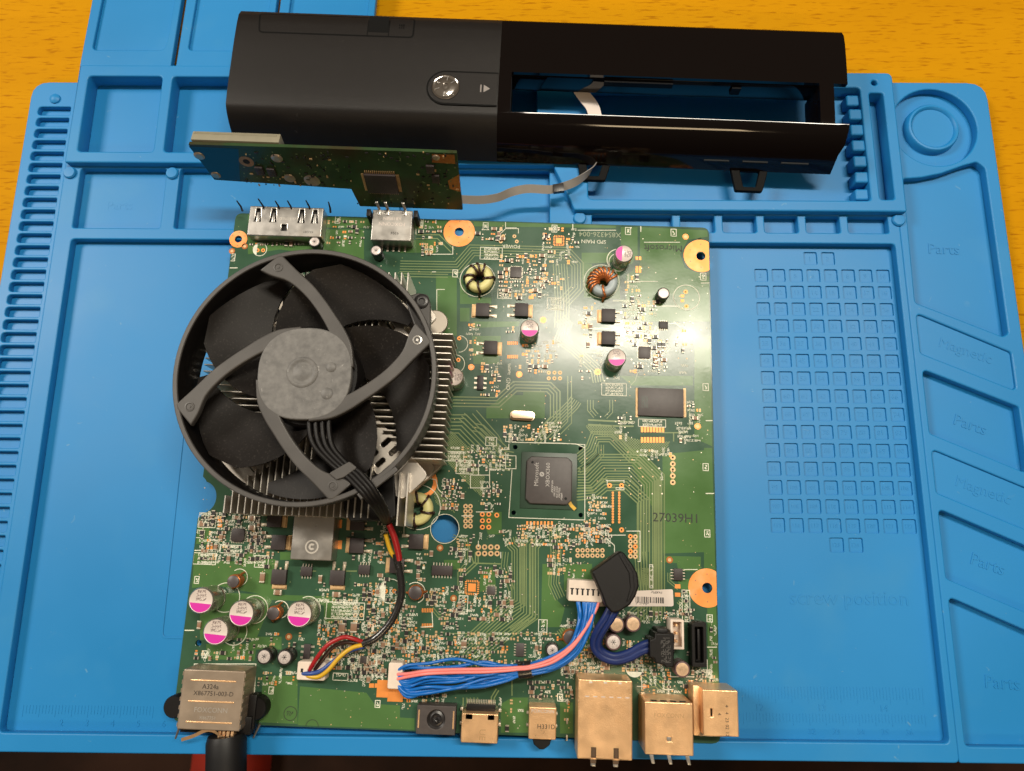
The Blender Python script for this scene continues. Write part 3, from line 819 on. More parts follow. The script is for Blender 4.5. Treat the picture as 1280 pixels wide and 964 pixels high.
# polymer capacitors: silver can, white top with a magenta segment
def cap_meshes(r, h, key):
    can = MB(); can.lathe(0, 0, [(r * .98, 0), (r * .98, h * .1), (r * .9, h * .13), (r * .98, h * .17), (r, h * .25), (r, h - .7), (r * .96, h - .2), (r * .9, h), (r * .86, h - .12), (0, h - .12)], 36, mis=[0] * 7 + [1, 1])
    mk = MB()
    pts = [(r * .86 * cos(radians(a)), r * .86 * sin(radians(a))) for a in range(192, 351, 7)]
    mk.sheet(pts, h - .08, 0)
    for i, row in enumerate(((.0, 5), (.28, 5), (.56, 4))): glyphs(mk, 0, row[0] * r + .12 * r, r * .2, row[1], 0, h - .08, .13)
    for i in range(len(pts) and 1, len(mk.m)): mk.m[i] = 1
    return can.data('capacitor', [M['can'], M['cantop']], smooth=40), mk.data('top_mark', [M['magenta'], M['sleeve2']], smooth=0)
big, small8 = cap_meshes(5.0, 12.4, 'b'), cap_meshes(4.0, 9.6, 's')
def polycap(px, py, kit, rot, h):
    o_ = bput('capacitor', kit[0], px, py, rot, zw=ZT + h)
    put('top_mark', kit[1], o_)
    occ(px, py, 16, 16)
for px, py, r_ in ((251, 751, -2), (301.5, 767, -3), (269.5, 790, -3), (374, 768, -2)): polycap(px, py, big, r_, 12.4)
for px, py, r_ in ((780, 317, -92), (662, 410.5, 2), (771, 447, 4), (567.5, 471, -90)): polycap(px, py, small8, r_, 9.6)

# small wet electrolytics
def elcap(px, py, r, h, top, body, name='capacitor'):
    c = MB(); c.lathe(0, 0, [(r, 0), (r, h * .12), (r * .93, h * .17), (r, h * .22), (r, h - .5), (r * .93, h - .08), (r * .78, h), (0, h - .06)], 28, mis=[0, 0, 0, 0, 0, 0, 1])
    for a in (0, 60, 120):                                            # pressed vent lines
        c.box(-r * .62, r * .62, -.09, .09, h - .12, h - .035, 2, a, (0, 0))
    o_ = bput(name, c.data(name, [body, top, M['hole'] if top is M['silvertop'] else M['brasstop']], smooth=40), px, py, rs.uniform(0, 60), zw=ZT + h)
    occ(px, py, r * 3.2); return o_
elcap(829.5, 366.5, 2.7, 5.6, M['cantop'], M['sleeve']); elcap(470, 313, 2.5, 7, M['silvertop'], M['sleeve']); elcap(393, 302, 2.5, 6, M['silvertop'], M['sleeve'])
for px, py in ((330, 821), (355.5, 822)): elcap(px, py, 3.0, 7, M['silvertop'], M['sleeve'])
for px, py, t in ((771, 781, M['brasstop']), (791.5, 780, M['brasstop']), (767, 803, M['silvertop']), (853, 837, M['brasstop'])): elcap(px, py, 3.1, 7, t, M['sleeve2'])
elcap(690.5, 813, 2.6, 5, M['silvertop'], M['sleeve'])

# toroid coils lying flat
def toroid(px, py, R, r, hh, corem, wirem, angles, wr, rot=0):
    c = MB(); pr_ = []
    n = 12
    for k in range(n + 1):
        a = 2 * pi * k / n
        pr_.append((R + r * (abs(cos(a)) ** .7) * (1 if cos(a) > 0 else -1), hh / 2 + .5 + hh / 2 * (abs(sin(a)) ** .7) * (1 if sin(a) > 0 else -1)))
    c.lathe(0, 0, pr_, 40)
    o_ = bput('toroid_coil', c.data('toroid_coil', corem, smooth=60), px, py, rot, zw=ZT + hh * .7)
    w = MB()
    for i, a in enumerate(angles):
        ca, sa = cos(radians(a)), sin(radians(a))
        pts = []
        for k in range(14):
            t = 2 * pi * k / 14
            rr = R + (r + wr * .9) * (abs(cos(t)) ** .75) * (1 if cos(t) > 0 else -1)
            z = hh / 2 + .5 + (hh / 2 + wr * .9) * (abs(sin(t)) ** .75) * (1 if sin(t) > 0 else -1)
            tw = radians(10 * cos(t))
            pts.append((rr * cos(radians(a) + tw), rr * sin(radians(a) + tw), z))
        w.loop(pts, wr, 6)
    a = radians(angles[-1] + 4)
    w.tube([(x_ * cos(a), x_ * sin(a), z_) for x_, z_ in ((R + r + wr, hh * .6), (R + r + 1.2, 1.0), (R + r + 1.4, -.5))], wr, 6)
    w.build('winding', wirem, o_, smooth=60)
    occ(px, py, 24)
toroid(599, 348, 4.3, 2.0, 5.0, M['core'], M['wireblack'], (-6, 62, 92, 118, 172, 212, 268), .55)
toroid(754, 353, 4.3, 2.0, 5.0, M['coreblue'], M['wirecopper'], (20, 42, 62, 82, 100, 118, 136, 154, 172, 190, 207, 268), .52)
toroid(521, 636, 4.6, 2.1, 5.0, M['core'], M['wireblack'], (-20, 40, 88, 140, 205, 262), .55)

# small drum chokes with copper wire
def drum(px, py, r, h, ang=0):
    d = MB(); d.lathe(0, 0, [(r, 0), (r, .7), (r * .62, 1.0), (r * .62, h - 1.0), (r, h - .7), (r, h - .1), (r * .92, h), (0, h)], 24)
    o_ = bput('drum_choke', d.data('drum_choke', M['drum'], smooth=40), px, py, 0, zw=ZT + h)
    w = MB()
    pts = [(r * 1.04 * cos(t * .55), r * 1.04 * sin(t * .55), 1.1 + (h - 2.2) * t / 62) for t in range(63)]
    w.tube(pts, .42, 6)
    for s_ in (0, 180):
        a = radians(ang + s_); w.tube([(r * .9 * cos(a), r * .9 * sin(a), h * .5), ((r + .9) * cos(a), (r + .9) * sin(a), h * .35), ((r + 1.6) * cos(a), (r + 1.6) * sin(a), -.3)], .42, 6)
    w.build('winding', M['wirecopper'], o_, smooth=60)
    occ(px, py, 11)
drum(291, 727, 2.3, 6.5, 60); drum(341, 767, 2.4, 6, 70); drum(519, 741, 2.6, 4.5, 5); drum(713, 797, 2.6, 4.5, 20)
for px, py, r in ((299, 722, 10), (350, 762, 10), (519, 741, 12)): scirc(px, py, r, .3, -70, 130)

# power transistors: dark body, tan tab, two legs
def fet_mesh():
    f = MB(); f.box(-2.9, 2.9, -2.95, 2.95, .1, 2.3, 0)
    f2 = MB(); f2.box(2.6, 4.4, -2.7, 2.7, .02, .9, 0)
    for y in (-2.1, 2.1): f2.box(-5.2, -2.7, y - .45, y + .45, .02, .75, 1)
    f2.box(-3.6, -2.7, -.35, .35, .3, .9, 1)
    return f.data('transistor', M['chip'], bevel=.18), f2.data('leads', [M['pad'], M['solder']], bevel=.1)
FET = fet_mesh()
def fet(px, py, rot, s=1.0):
    o_ = bput('transistor', FET[0], px, py, rot); o_.scale = (s, s, s)
    put('leads', FET[1], o_)
    x, y = B(px, py)
    occ(px, py, 17 if rot in (0, 180) else 11, 11 if rot in (0, 180) else 17)
    dx, dy = rot2(rot, -5.0 * s, 0); ex, ey = rot2(rot, 0, 2.1 * s)
    for q in (-1, 1): pads.rect(x + dx + ex * q, y + dy + ey * q, 2.4 * s, 1.3 * s, Z3, 2, rot)
    dx, dy = rot2(rot, 4.0 * s, 0); pads.rect(x + dx, y + dy, 1.6 * s, 6.0 * s, Z3, 0, rot)
for a in ((603.5, 389, 180), (652, 389, 0), (613.5, 436, 0), (760, 396, 180), (760, 424, 180), (521, 677, 0), (345, 650, 0), (350, 678, 0), (448, 654, 180), (447, 682, 180),
          (350.5, 721, -90), (423, 722, -90), (497, 707, 180)): fet(*a)

def soic_mesh(w, h, n, body, t=1.5, pl=1.1, pw=.4):
    m_ = MB(); m_.box(-w / 2, w / 2, -h / 2, h / 2, .15, t, 0)
    p_ = MB()
    for i in range(n):
        x = -w / 2 + (i + .5) * w / n
        for s_ in (-1, 1):
            y0, y1 = s_ * h / 2, s_ * (h / 2 + pl)
            p_.box(x - pw / 2, x + pw / 2, min(y0, y1), max(y0, y1), .02, .3, 0)
            p_.box(x - pw / 2, x + pw / 2, min(y0 - s_ * .05, y0 + s_ * .3), max(y0 - s_ * .05, y0 + s_ * .3), .02, t * .5, 0)
    return m_.data('chip', body, bevel=.12), p_.data('pins', M['solder'], smooth=0)
def soic(px, py, rot, kit, rad=12, marks=2, mh=.7):
    o_ = bput('chip', kit[0], px, py, rot); q = put('pins', kit[1], o_); q['kind'] = 'stuff'
    occ(px, py, rad, rad); return o_
s8 = soic_mesh(4.6, 3.6, 4, M['chip']); s14 = soic_mesh(8.4, 3.8, 7, M['chip']); s5 = soic_mesh(6.2, 2.7, 3, M['chip'], 1.2, 1.3, .8); s8b = soic_mesh(3.8, 3.2, 4, M['chip'], 1.0, .7)
soic(384, 714, 0, s8); soic(456, 712, 0, s8); soic(553, 713, 0, s14, 18); soic(600.5, 479, 90, s5, 11); soic(384.5, 815, 90, s5, 11); soic(847, 718, 90, s8); soic(829, 407, 0, s8b, 11)
soic(650, 812, 90, soic_mesh(5, 3.2, 5, M['chip2'], 1.0, .8), 11)

def qfn(px, py, s, body, rot=0, cut=.25):
    q = MB(); q.prism(rpoly([(-s / 2, -s / 2), (s / 2, -s / 2), (s / 2, s / 2), (-s / 2, s / 2)], cut, 1), .05, .9, 0)
    o_ = bput('chip', q.data('chip', body, bevel=.08), px, py, rot)
    n = int(s / .62); p_ = MB()
    for i in range(n):
        t = -s / 2 + (i + .5) * s / n
        for a in range(4):
            x, y = rot2(90 * a, s / 2 + .25, t); p_.rect(x, y, .7, .32, .02 + .06, 0, 90 * a)
    q = p_.build('pins', M['solder'], o_, smooth=0); q['kind'] = 'stuff'
    occ(px, py, s * 1.8)
qfn(645, 341, 5.0, M['chip2']); qfn(805.5, 441, 5.1, M['chip2']); qfn(298, 669, 5.4, M['chip'], 0, 1.0); qfn(614, 738, 3.2, M['chip2'])

# bare centre pads of unpopulated chips
def bareqfn(px, py, s):
    x, y = B(px, py); pads.rect(x, y, s * .58, s * .58, Z3, 1)
    n = int(s / .75)
    for i in range(n):
        t = -s * .4 + i * s * .8 / (n - 1)
        for a in range(4):
            dx, dy = rot2(90 * a, s * .46, t); pads.rect(x + dx, y + dy, s * .16, .38, Z3, 1, 90 * a)
    occ(px, py, s * 1.7)
bareqfn(590, 734.5, 5.4); bareqfn(698.5, 301, 4.6)

# flash memory
fl = MB(); fl.box(-9.6, 9.6, -6.0, 6.0, .1, 1.2, 0)
flo = bput('chip', fl.data('chip', M['chip2'], bevel=.12), 825.5, 503.5, -.3); flo['label'] = 'large brown memory chip with pins on its two short sides'
pn = MB()
for i in range(24):
    y = -5.75 + i * .5
    for s_ in (-1, 1): pn.box(min(s_ * 9.5, s_ * 10.5), max(s_ * 9.5, s_ * 10.5), y - .14, y + .14, .02, .35, 0)
q = pn.build('pins', M['pad'], flo, smooth=0); q['kind'] = 'stuff'
mk = MB()
for k in range(3): glyphs(mk, -7.9 + k * 1.0, 0, .7, 9, 90, 1.205, .1)
q = mk.build('marking', M['substrate'], flo, smooth=0)
pads.rect(*B(796, 503.5), 1.0, 12.4, Z3, 0); pads.rect(*B(856, 503.5), 1.0, 12.4, Z3, 0)
occ(825, 503, 33, 20)

# south bridge: plastic lid on a green package
sub = MB(); sub.box(-11.6, 11.6, -11.6, 11.6, .05, .55, 0)
so = bput('chip', sub.data('chip', M['substrate'], bevel=.1), 686, 601, 0); so['label'] = 'large square chip with white lettering on its dark lid'
lid = MB(); lid.prism(rpoly([(-9.5, -9.7), (9.5, -9.7), (9.5, 9.7), (-9.5, 9.7)], 1.9, 1), .5, 2.1, 0)
lo = lid.build('lid', M['chip2'], so, bevel=.45, seg=3)
mk = MB()
mk.text('Microsoft', -5.2, 2.3, 2.12, 2.5, 90); mk.text('XBOX360', -.5, 2.3, 2.12, 2.3, 90)
mk.ring(-3.0, 2.4, .45, .95, 2.12, 18); mk.line([(-3.3, 2.0), (-2.7, 2.8)], .25, 2.125)
for k, (n_, yy) in enumerate(((10, -1.2), (8, -3.2), (9, -3.4), (8, -3.6), (6, -5.2))): glyphs(mk, 1.4 + k * .98, yy - 1.2, .62, n_, 90, 2.12, .11)
mk.build('lettering', M['chipmark'], so, smooth=0)
dm = MB(); dm.disc(-7.0, 7.2, .55, 2.115, 14); dm.disc(7.0, -7.2, .55, 2.115, 14); dm.build('dimple', M['hole'], so, smooth=0)
ys = MB(); ys.line(BP((711.5, 627.5), (714, 632), (719, 637)), 1.4, BT + .62); ys.build('paint_stroke', M['yellow'], mb_, smooth=0)
occ(687, 601, 44, 44)

# crystal
cr_ = MB(); cr_.prism(rpoly([(-5.3, -2.0), (5.3, -2.0), (5.3, 2.0), (-5.3, 2.0)], 1.98, 6), .1, .5, 0); cr_.prism(rpoly([(-4.8, -1.6), (4.8, -1.6), (4.8, 1.6), (-4.8, 1.6)], 1.58, 6), .5, 3.2, 0)
co = bput('crystal', cr_.data('crystal', M['gold'], bevel=.3, seg=3), 653, 520, -1)
mk = MB(); glyphs(mk, 0, .1, .9, 8, 180, 3.22, .1); mk.build('marking', M['pad'], co, smooth=0); occ(653, 520, 21, 10)

# shielded power inductor partly below the heatsink
ind = MB(); ind.box(-8.2, 8.2, -9.4, 9.4, .1, 9.0, 0)
io = bput('power_inductor', ind.data('power_inductor', M['tin'], bevel=.6, seg=3), 391, 670, 0, zw=ZT + 9)
mk = MB(); mk.ring(0, -4.2, 2.1, 2.7, 9.03, 28); mk.ring(0, -4.2, .5, 1.3, 9.03, 20, 0, 40, 320)
mk.build('marking', M['alu'], io, smooth=0); occ(391, 672, 32, 32)
for x, y in ((425, 655), (425, 681)): pads.rect(*B(x, y), 1.6, 3.4, Z3, 1)

# copper lands round the mounting holes
def land(px, py, r, r0, clipx=None):
    x, y = B(px, py); n = 44
    m_ = MB(); vs_ = []
    for rr in (r0 + .05, r):
        for i in range(n):
            a = 2 * pi * i / n
            X = x + rr * cos(a); Y = y + rr * sin(a)
            vs_.append((min(X, BW - .25), min(Y, BH - .25), Z3))
    m_.add(vs_, [(i, i + n, (i + 1) % n + n, (i + 1) % n) for i in range(n)])
    o_ = m_.build('mounting_land', M['copper'], mb_, smooth=0)
    v = MB()
    for i in range(6):
        a = radians(30 + 60 * i); q = (r0 + r) * .56
        X, Y = x + q * cos(a), y + q * sin(a)
        if X < BW - .6 and Y < BH - .6: v.disc(X, Y, .26, Z3 + .01, 8)
    v.build('vias', M['capbody'], o_, smooth=0)['kind'] = 'stuff'
    occ(px, py, r * 3)
land(574, 290, 7.0, 2.0); land(876, 320, 7.6, 2.0); land(884, 735, 7.6, 2.0); land(298, 299, 4.0, 1.6)
x, y = B(527, 603); lr = MB(); lr.ring(x, y, 4.8, 6.6, Z3, 40); lr.build('mounting_land', M['copper'], mb_, smooth=0); occ(527, 603, 22)

# barcode sticker
st = MB(); st.mesh(plate_mesh(rpoly(BP((742, 741), (841, 736.5), (842, 758), (744, 758)), .8, 3), [], BT + .05, BT + .16, .02, 0))
sto = st.build('barcode_sticker', M['label'], mb_)
bc = MB(); rb = random.Random(3)
ax, ay = B(794, 750); bx_, by_ = B(829, 750)
x = ax
while x < bx_:
    w = rb.choice((.16, .16, .3, .45)); bc.rect(x + w / 2, ay + .2, w, 2.3, BT + .17); x += w + rb.choice((.16, .22, .35))
glyphs(bc, B(821, 740)[0], B(821, 740.5)[1], .9, 6, 0, BT + .17, .12); glyphs(bc, B(803, 755)[0], B(803, 754.5)[1], .9, 7, 0, BT + .17, .12)
bc.build('barcode', M['sleeve'], sto, smooth=0); occ(795, 748, 52, 14)
# factory print in dark ink
bk = MB()
def dtext(s, px, py, size, rot): bk.text(s, *B(px, py), Z4, size, rot)
dtext('27039H1', 845, 648, 5.2, 0); bk.build('ink_stamp', M['blackprint'], mb_, smooth=0); bk = MB(); dtext('Microsoft', 829, 310, 4.4, 180)
bk.build('ink_stamp', M['blackprint'], mb_, smooth=0); bk = MB(); bk.ring(*B(363, 892), 2.4, 2.65, Z4, 28); glyphs(bk, *B(363, 892), 1.6, 2, 0, Z4, .2); bk.build('ink_stamp', M['blackprint'], mb_, smooth=0)['kind'] = 'stuff'; bk = MB(); bk.ring(*B(390, 908), 2.3, 2.5, Z4, 28, 0, 0, 180)
bk.build('ink_stamp', M['blackprint'], mb_, smooth=0)
wt = MB(); wt.rect(*B(745, 292.5), 17.5, 3.4, Z1 + .004, 0, 0); wt.build('part_number_field', M['pcb'], mb_, smooth=0)
wt = MB(); wt.text('X854326-004', *B(750, 293), Z4, 3.4, 180); wt.build('part_number', M['dimprint'], mb_, smooth=0)
# ---------------------------------------------------------------- connectors
def shield(name, c4, h, body, holes=(), parent=mb_, label=None, inner=None, t=1.2, bev=.25, z0=0.0):
    """sheet-metal box: c4 are the four top corners (pixels) at the height of the top"""
    zt = ZT + h
    P4 = [B(x, y, zt) for x, y in c4]
    cx = sum(p[0] for p in P4) / 4; cy = sum(p[1] for p in P4) / 4
    w = (P4[1][0] + P4[2][0] - P4[0][0] - P4[3][0]) / 2; d = (P4[0][1] + P4[1][1] - P4[2][1] - P4[3][1]) / 2
    m_ = MB()
    m_.mesh(plate_mesh(rrect(-w / 2, w / 2, -d / 2, d / 2, .5, 3), [[(x * w, y * d) for x, y in hh] for hh in holes], h - t, h, .42, 2))
    for x0, x1, y0, y1 in ((-w / 2 + .04, -w / 2 + .4, -d / 2 + .3, d / 2 - .3), (w / 2 - .4, w / 2 - .04, -d / 2 + .3, d / 2 - .3), (-w / 2 + .3, w / 2 - .3, d / 2 - .4, d / 2 - .04), (-w / 2 + .3, w / 2 - .3, -d / 2 + .04, -d / 2 + .4)):
        m_.box(x0, x1, y0, y1, z0, h - .5)
    o_ = m_.build(name, body, mb_, (cx, cy, BT))
    iz = MB(); iz.box(-w / 2 + .5, w / 2 - .5, -d / 2 + .5, d / 2 - .5, z0 + .1, h - 1.3); iz.build('insulator', inner or M['plasticblack'], o_)
    if label: o_['label'] = label
    occ(sum(p[0] for p in c4) / 4, sum(p[1] for p in c4) / 4, abs(c4[1][0] - c4[0][0]) / 2 + 4, abs(c4[2][1] - c4[1][1]) / 2 + 6)
    return o_, w, d
def hrect(cx, cy, w, h): return [(cx - w / 2, cy - h / 2), (cx + w / 2, cy - h / 2), (cx + w / 2, cy + h / 2), (cx - w / 2, cy + h / 2)]
def trap(cx, cy, w0, w1, h): return [(cx - w1 / 2, cy - h / 2), (cx + w1 / 2, cy - h / 2), (cx + w0 / 2, cy + h / 2), (cx - w0 / 2, cy + h / 2)]

# upper left double port with four spring tongues
o1, w, d = shield('port', [(310, 257), (404, 260), (402, 297), (311, 294)], 6.5, M['tin'],
                  [trap(x, .2, .05, .09, .44) for x in (-.38, -.17, .21, .39)] + [hrect(-.01, -.2, .07, .2)], label='wide tin port with four spring tongues')
for x in (-.38, -.17, .21, .39):
    s_ = MB(); s_.prism([(x * w - .7, -.6), (x * w + .7, -.6), (x * w + .45, 4.2), (x * w - .45, 4.2)], 5.75, 6.1); s_.build('spring_tongue', M['tin'], o1, bevel=.08)
for px, py, L_, lean in ((303, 262, 4.2, -.9), (331, 262, 6.0, -.8), (350, 262, 4.0, -.8), (365, 262, 4.2, -.7), (388, 262, 4.5, -.7), (413, 264, 4.6, .3)):
    x, y = B(px, py, ZT + 6); x0, y0 = x - o1.location.x / S, y - o1.location.y / S
    s_ = MB(); s_.tube([(x0, y0 - .6, 5.6), (x0 + lean * .4, y0 + .9, 7.2), (x0 + lean, y0 + 1.8, 6.5 + L_)], [.45, .42, .28], 6); s_.build('prong', M['sleeve'], o1, smooth=60)
mk = MB(); glyphs(mk, 0, 1.2, 1.2, 9, 180, 6.52, .12); mk.build('stamp', M['alu'], o1, smooth=0)
mk = MB(); mk.text('432201', 10.5, -4.6, 6.52, 1.5, 180); mk.build('ink_code', M['sleeve'], o1, smooth=0)
# upper port that takes the daughter board
o2, w, d = shield('port', [(466, 262), (516, 263), (514, 302), (463, 300)], 7.5, M['tin'], [], label='tin port marked in raised letters, under the upright small board')
mk = MB(); mk.text('FOXCONN', 0, .6, 7.53, 2.3, 180); mk.text('XB1808N', 0, 3.2, 7.53, 2.0, 180); mk.build('raised_letters', M['cantop'], o2, smooth=0)
mk = MB(); mk.text('9204', 1.5, -3.6, 7.53, 1.8, 180); mk.build('ink_code', M['sleeve'], o2, smooth=0)
for x in (-6.0, -2.2, 5.4): 
    s_ = MB(); s_.box(x - .6, x + .6, 4.6, 7.6, 7.4, 8.0); s_.box(x - .6, x + .6, 7.2, 7.8, 7.6, 14); s_.build('prong', M['tin'], o2, bevel=.1)
for x in (-10.2, 10.4):
    s_ = MB(); s_.box(x - .9, x + .9, 3.2, 6.4, .1, 9.5); s_.build('guide_post', M['plasticblack'], o2, bevel=.2)
s_ = MB()
for k in range(5): s_.box(-5.5 + k * 2.6, -4.7 + k * 2.6, -9.3, -7.0, .05, .5)
s_.build('pins', M['solder'], o2, smooth=0)['kind'] = 'stuff'

# power socket, lower left
o3, w, d = shield('power_socket', [(229, 836), (306.5, 839.5), (299, 914.5), (221.5, 912)], 12.2, M['bronze'], [], label='tarnished metal power socket with three raised ribs')
for y in (.32, -.03, -.37):
    s_ = MB(); s_.box(-w * .37, w * .37, y * d - .28, y * d + .28, 12.0, 12.42); s_.build('rib', M['brass'], o3, bevel=.2)
mk = MB(); mk.text('A324a', -.8, 4.6, 12.23, 2.4); mk.text('X867751-003-D', .6, 2.2, 12.23, 2.3); mk.build('ink_code', M['sleeve'], o3, smooth=0)
mk = MB(); mk.text('FOXCONN', .3, -3.6, 12.23, 2.5); mk.text('X867751', -.6, -6.3, 12.23, 1.7); mk.build('stamp', M['alu'], o3, smooth=0)
for s_x in (-1, 1):
    for k in range(7):
        s_ = MB(); y = -d / 2 + 1.6 + k * (d - 3.2) / 6
        s_.box(min(s_x * w / 2, s_x * (w / 2 + .25)), max(s_x * w / 2, s_x * (w / 2 + .25)), y - .7, y + .7, 6.0, 12.0)
        s_.build('side_tab', M['bronze'], o3)
for px, py, r in ((319, 886, 4.4), (217, 884, 4.2)):
    x, y = B(px, py, ZT + 5); s_ = MB(); x -= o3.location.x / S; y -= o3.location.y / S
    s_.lathe(x, y, [(0, -5), (r, -5), (r, 4.4), (r * .9, 5), (0, 5)], 28); s_.build('locating_peg', M['plasticblack'], o3, smooth=40)
s_ = MB(); s_.box(-w / 2 - 1, w / 2 + 2.5, -d / 2 - 2.4, -d / 2 + 4, 0, 7.0); s_.box(w / 2 + .3, w / 2 + 3.2, -d / 2 - 1, d * .05, 0, 6); s_.build('housing', M['plasticblack'], o3, bevel=.4)
s_ = MB(); yb = -d / 2 - .1                                       # bent contact spring over the plug
pts = [(-11.2, yb - 4.8, 8.2), (-6, yb - 2.8, 10), (-1.2, yb - .3, 11.7), (1.6, yb - .3, 11.7), (5, yb - 2.6, 10.6), (9.6, yb - 4.6, 9.8)]
a_ = spline(pts, 5)
for i in range(len(a_) - 1):
    p, q = a_[i], a_[i + 1]
    s_.add([p + Vector((0, -.5, -.5)), q + Vector((0, -.5, -.5)), q + Vector((0, .9, .25)), p + Vector((0, .9, .25))], [(0, 1, 2, 3)])
s_.build('contact_spring', M['brass'], o3, smooth=80)
for x0, x1 in ((-w / 2 + .2, -w / 2 - 2.2), (w / 2 + 4.8, w / 2 + 2.2)):
    s_ = MB(); s_.tube([(x0, -d / 2 + .8, 10 if x0 < 0 else 4), (x1, -d / 2 - 4.6, 7 if x0 < 0 else 2)], [.55, .35], 6); s_.build('prong', M['tin'], o3, smooth=60)
s_ = MB()
for k in range(4): s_.box(3.2 + k * 1.6, 4.2 + k * 1.6, -d / 2 - 3.4, -d / 2 - .2, 6.2, 10.2)
s_.build('contacts', M['brass'], o3, bevel=.1)['kind'] = 'stuff'

# round infrared / audio jack
x0, y0 = B(545, 900, ZT + 6.5)
jb = MB(); jb.mesh(plate_mesh(rrect(-7.4, 7.4, -5.2, 5.0, .3), [circle(0, .1, 3.5, 28)], 0, 6.5, .2, 1))
jo = jb.build('round_jack', M['chip2'], mb_, (x0, y0, BT)); jo['label'] = 'dark plastic jack with round recess'
s_ = MB(); s_.lathe(0, .1, [(3.5, 5.6), (2.9, 5.2), (2.0, 5.5), (1.5, 4.8), (0, 4.2)], 28); s_.build('recess', M['sleeve'], jo, smooth=50)
s_ = MB(); s_.lathe(.1, -.8, [(1.0, 4.4), (.9, 5.2), (.5, 5.6), (0, 5.7)], 16); s_.build('lens', M['tubing'], jo, smooth=60)
for x in (-6.6, 6.6):
    s_ = MB(); s_.box(x - .25, x + .25, -3, 3.4, 6.4, 6.62); s_.build('contact', M['brass'], jo)
occ(545, 900, 28, 20)

# HDMI
o4, w, d = shield('video_port', [(577.5, 892), (623.5, 892), (621.5, 929.5), (575.5, 929)], 7.0, M['brass'], [hrect(-.30, .38, .12, .09), hrect(.30, .38, .12, .09)], label='flat brassy video port with two latch openings')
for s_x in (-1, 1):
    s_ = MB(); s_.box(s_x * w * .30 - .7, s_x * w * .30 + .7, d * .36, d * .43, 6.5, 6.95); s_.build('latch', M['brass'], o4)
    s_ = MB(); s_.box(s_x * w / 2 - .25, s_x * w / 2 + .25, -4.2, -.6, 3.0, 6.6); s_.build('side_slot', M['hole'], o4)
    for y in (5.6, 0.5):
        s_ = MB(); s_.box(min(s_x * (w / 2 - .1), s_x * (w / 2 + 1.0)), max(s_x * (w / 2 - .1), s_x * (w / 2 + 1.0)), y - .6, y + .6, .02, 2.6); s_.build('solder_leg', M['solder'], o4, bevel=.2)
s_ = MB(); s_.box(-w * .40, w * .40, d / 2 - .2, d / 2 + 2.4, .05, 3.2); s_.build('rear_block', M['plasticblack'], o4, bevel=.2)
s_ = MB()
for k in range(17): s_.box(-5.4 + k * .66, -5.08 + k * .66, d / 2 + 2.2, d / 2 + 3.6, .03, .35); s_.box(-5.4 + k * .66, -5.08 + k * .66, d / 2 + 1.9, d / 2 + 2.5, .03, 2.6)
s_.build('pins', M['solder'], o4, smooth=0)['kind'] = 'stuff'
mk = MB(); mk.text('UE', 1.0, -2.2, 7.02, 3.4, -90); mk.build('stamp', M['brassdim'], o4, smooth=0)

# optical audio
o5, w, d = shield('audio_port', [(661, 884), (696, 884), (694.5, 925.5), (661, 924)], 8.0, M['brass'], [], label='narrow brassy audio port with a black nose')
mk = MB(); mk.text('FOXCONN', 0, 4.2, 8.03, 1.7); mk.build('stamp', M['cantop'], o5, smooth=0)
mk = MB(); mk.text('H331D', 1.4, -1.2, 8.03, 2.3); mk.build('ink_code', M['sleeve'], o5, smooth=0)
s_ = MB(); s_.mesh(plate_mesh([(-3.8, -d / 2 + .3), (3.8, -d / 2 + .3), (3.0, -d / 2 - 2.4), (.8, -d / 2 - 4), (-.8, -d / 2 - 4), (-3.0, -d / 2 - 2.4)], [], .5, 6, .4)); s_.build('nose', M['plasticblack'], o5)
for s_x in (-1, 1):
    for y in (2.2, -2.2):
        s_ = MB(); s_.box(min(s_x * (w / 2 - .1), s_x * (w / 2 + .8)), max(s_x * (w / 2 - .1), s_x * (w / 2 + .8)), y - .5, y + .5, .02, 2.2); s_.build('solder_leg', M['solder'], o5, bevel=.2)

# network socket
o6, w, d = shield('network_socket', [(723, 849), (791, 851), (790, 951), (721.5, 949)], 13.0, M['brass'], [hrect(-.205, -.42, .135, .17), hrect(.205, -.42, .135, .17)], label='tall brassy network socket with two notches at its mouth')
for x in (-.205, .205):
    s_ = MB(); s_.mesh(plate_mesh(rrect(x * w - 1.1, x * w + 1.1, -d / 2 - 1.6, -d / 2 + 4.6, .5), [], 11.8, 12.3, .1)); s_.build('spring_tongue', M['darktongue'], o6)
    s_ = MB(); s_.box(x * w - .9, x * w + .9, -d / 2 - 2.6, -d / 2 - 1.3, 10.6, 11.9); s_.build('spring_tip', M['tin'], o6, bevel=.2)
for x in (-.27, 0, .27):
    s_ = MB(); s_.box(x * w - .6, x * w + .6, d / 2 - 1.3, d / 2 - .7, 12.9, 13.08); s_.build('detent', M['cantop'], o6)
mk = MB()
for i in range(6): mk.line([(-7.5 + i * 3, d / 2 - 6.0), (-6.0 + i * 3, d / 2 - 6.0)], .35, 13.03)
mk.build('stamp', M['cantop'], o6, smooth=0)
for y in (9, 3, -4, -10):
    s_ = MB(); s_.box(-w / 2 - 3.4, -w / 2 - 2.7, y - 1.0, y + 1.0, .02, 1.0); s_.build('solder_leg', M['solder'], o6, bevel=.25)

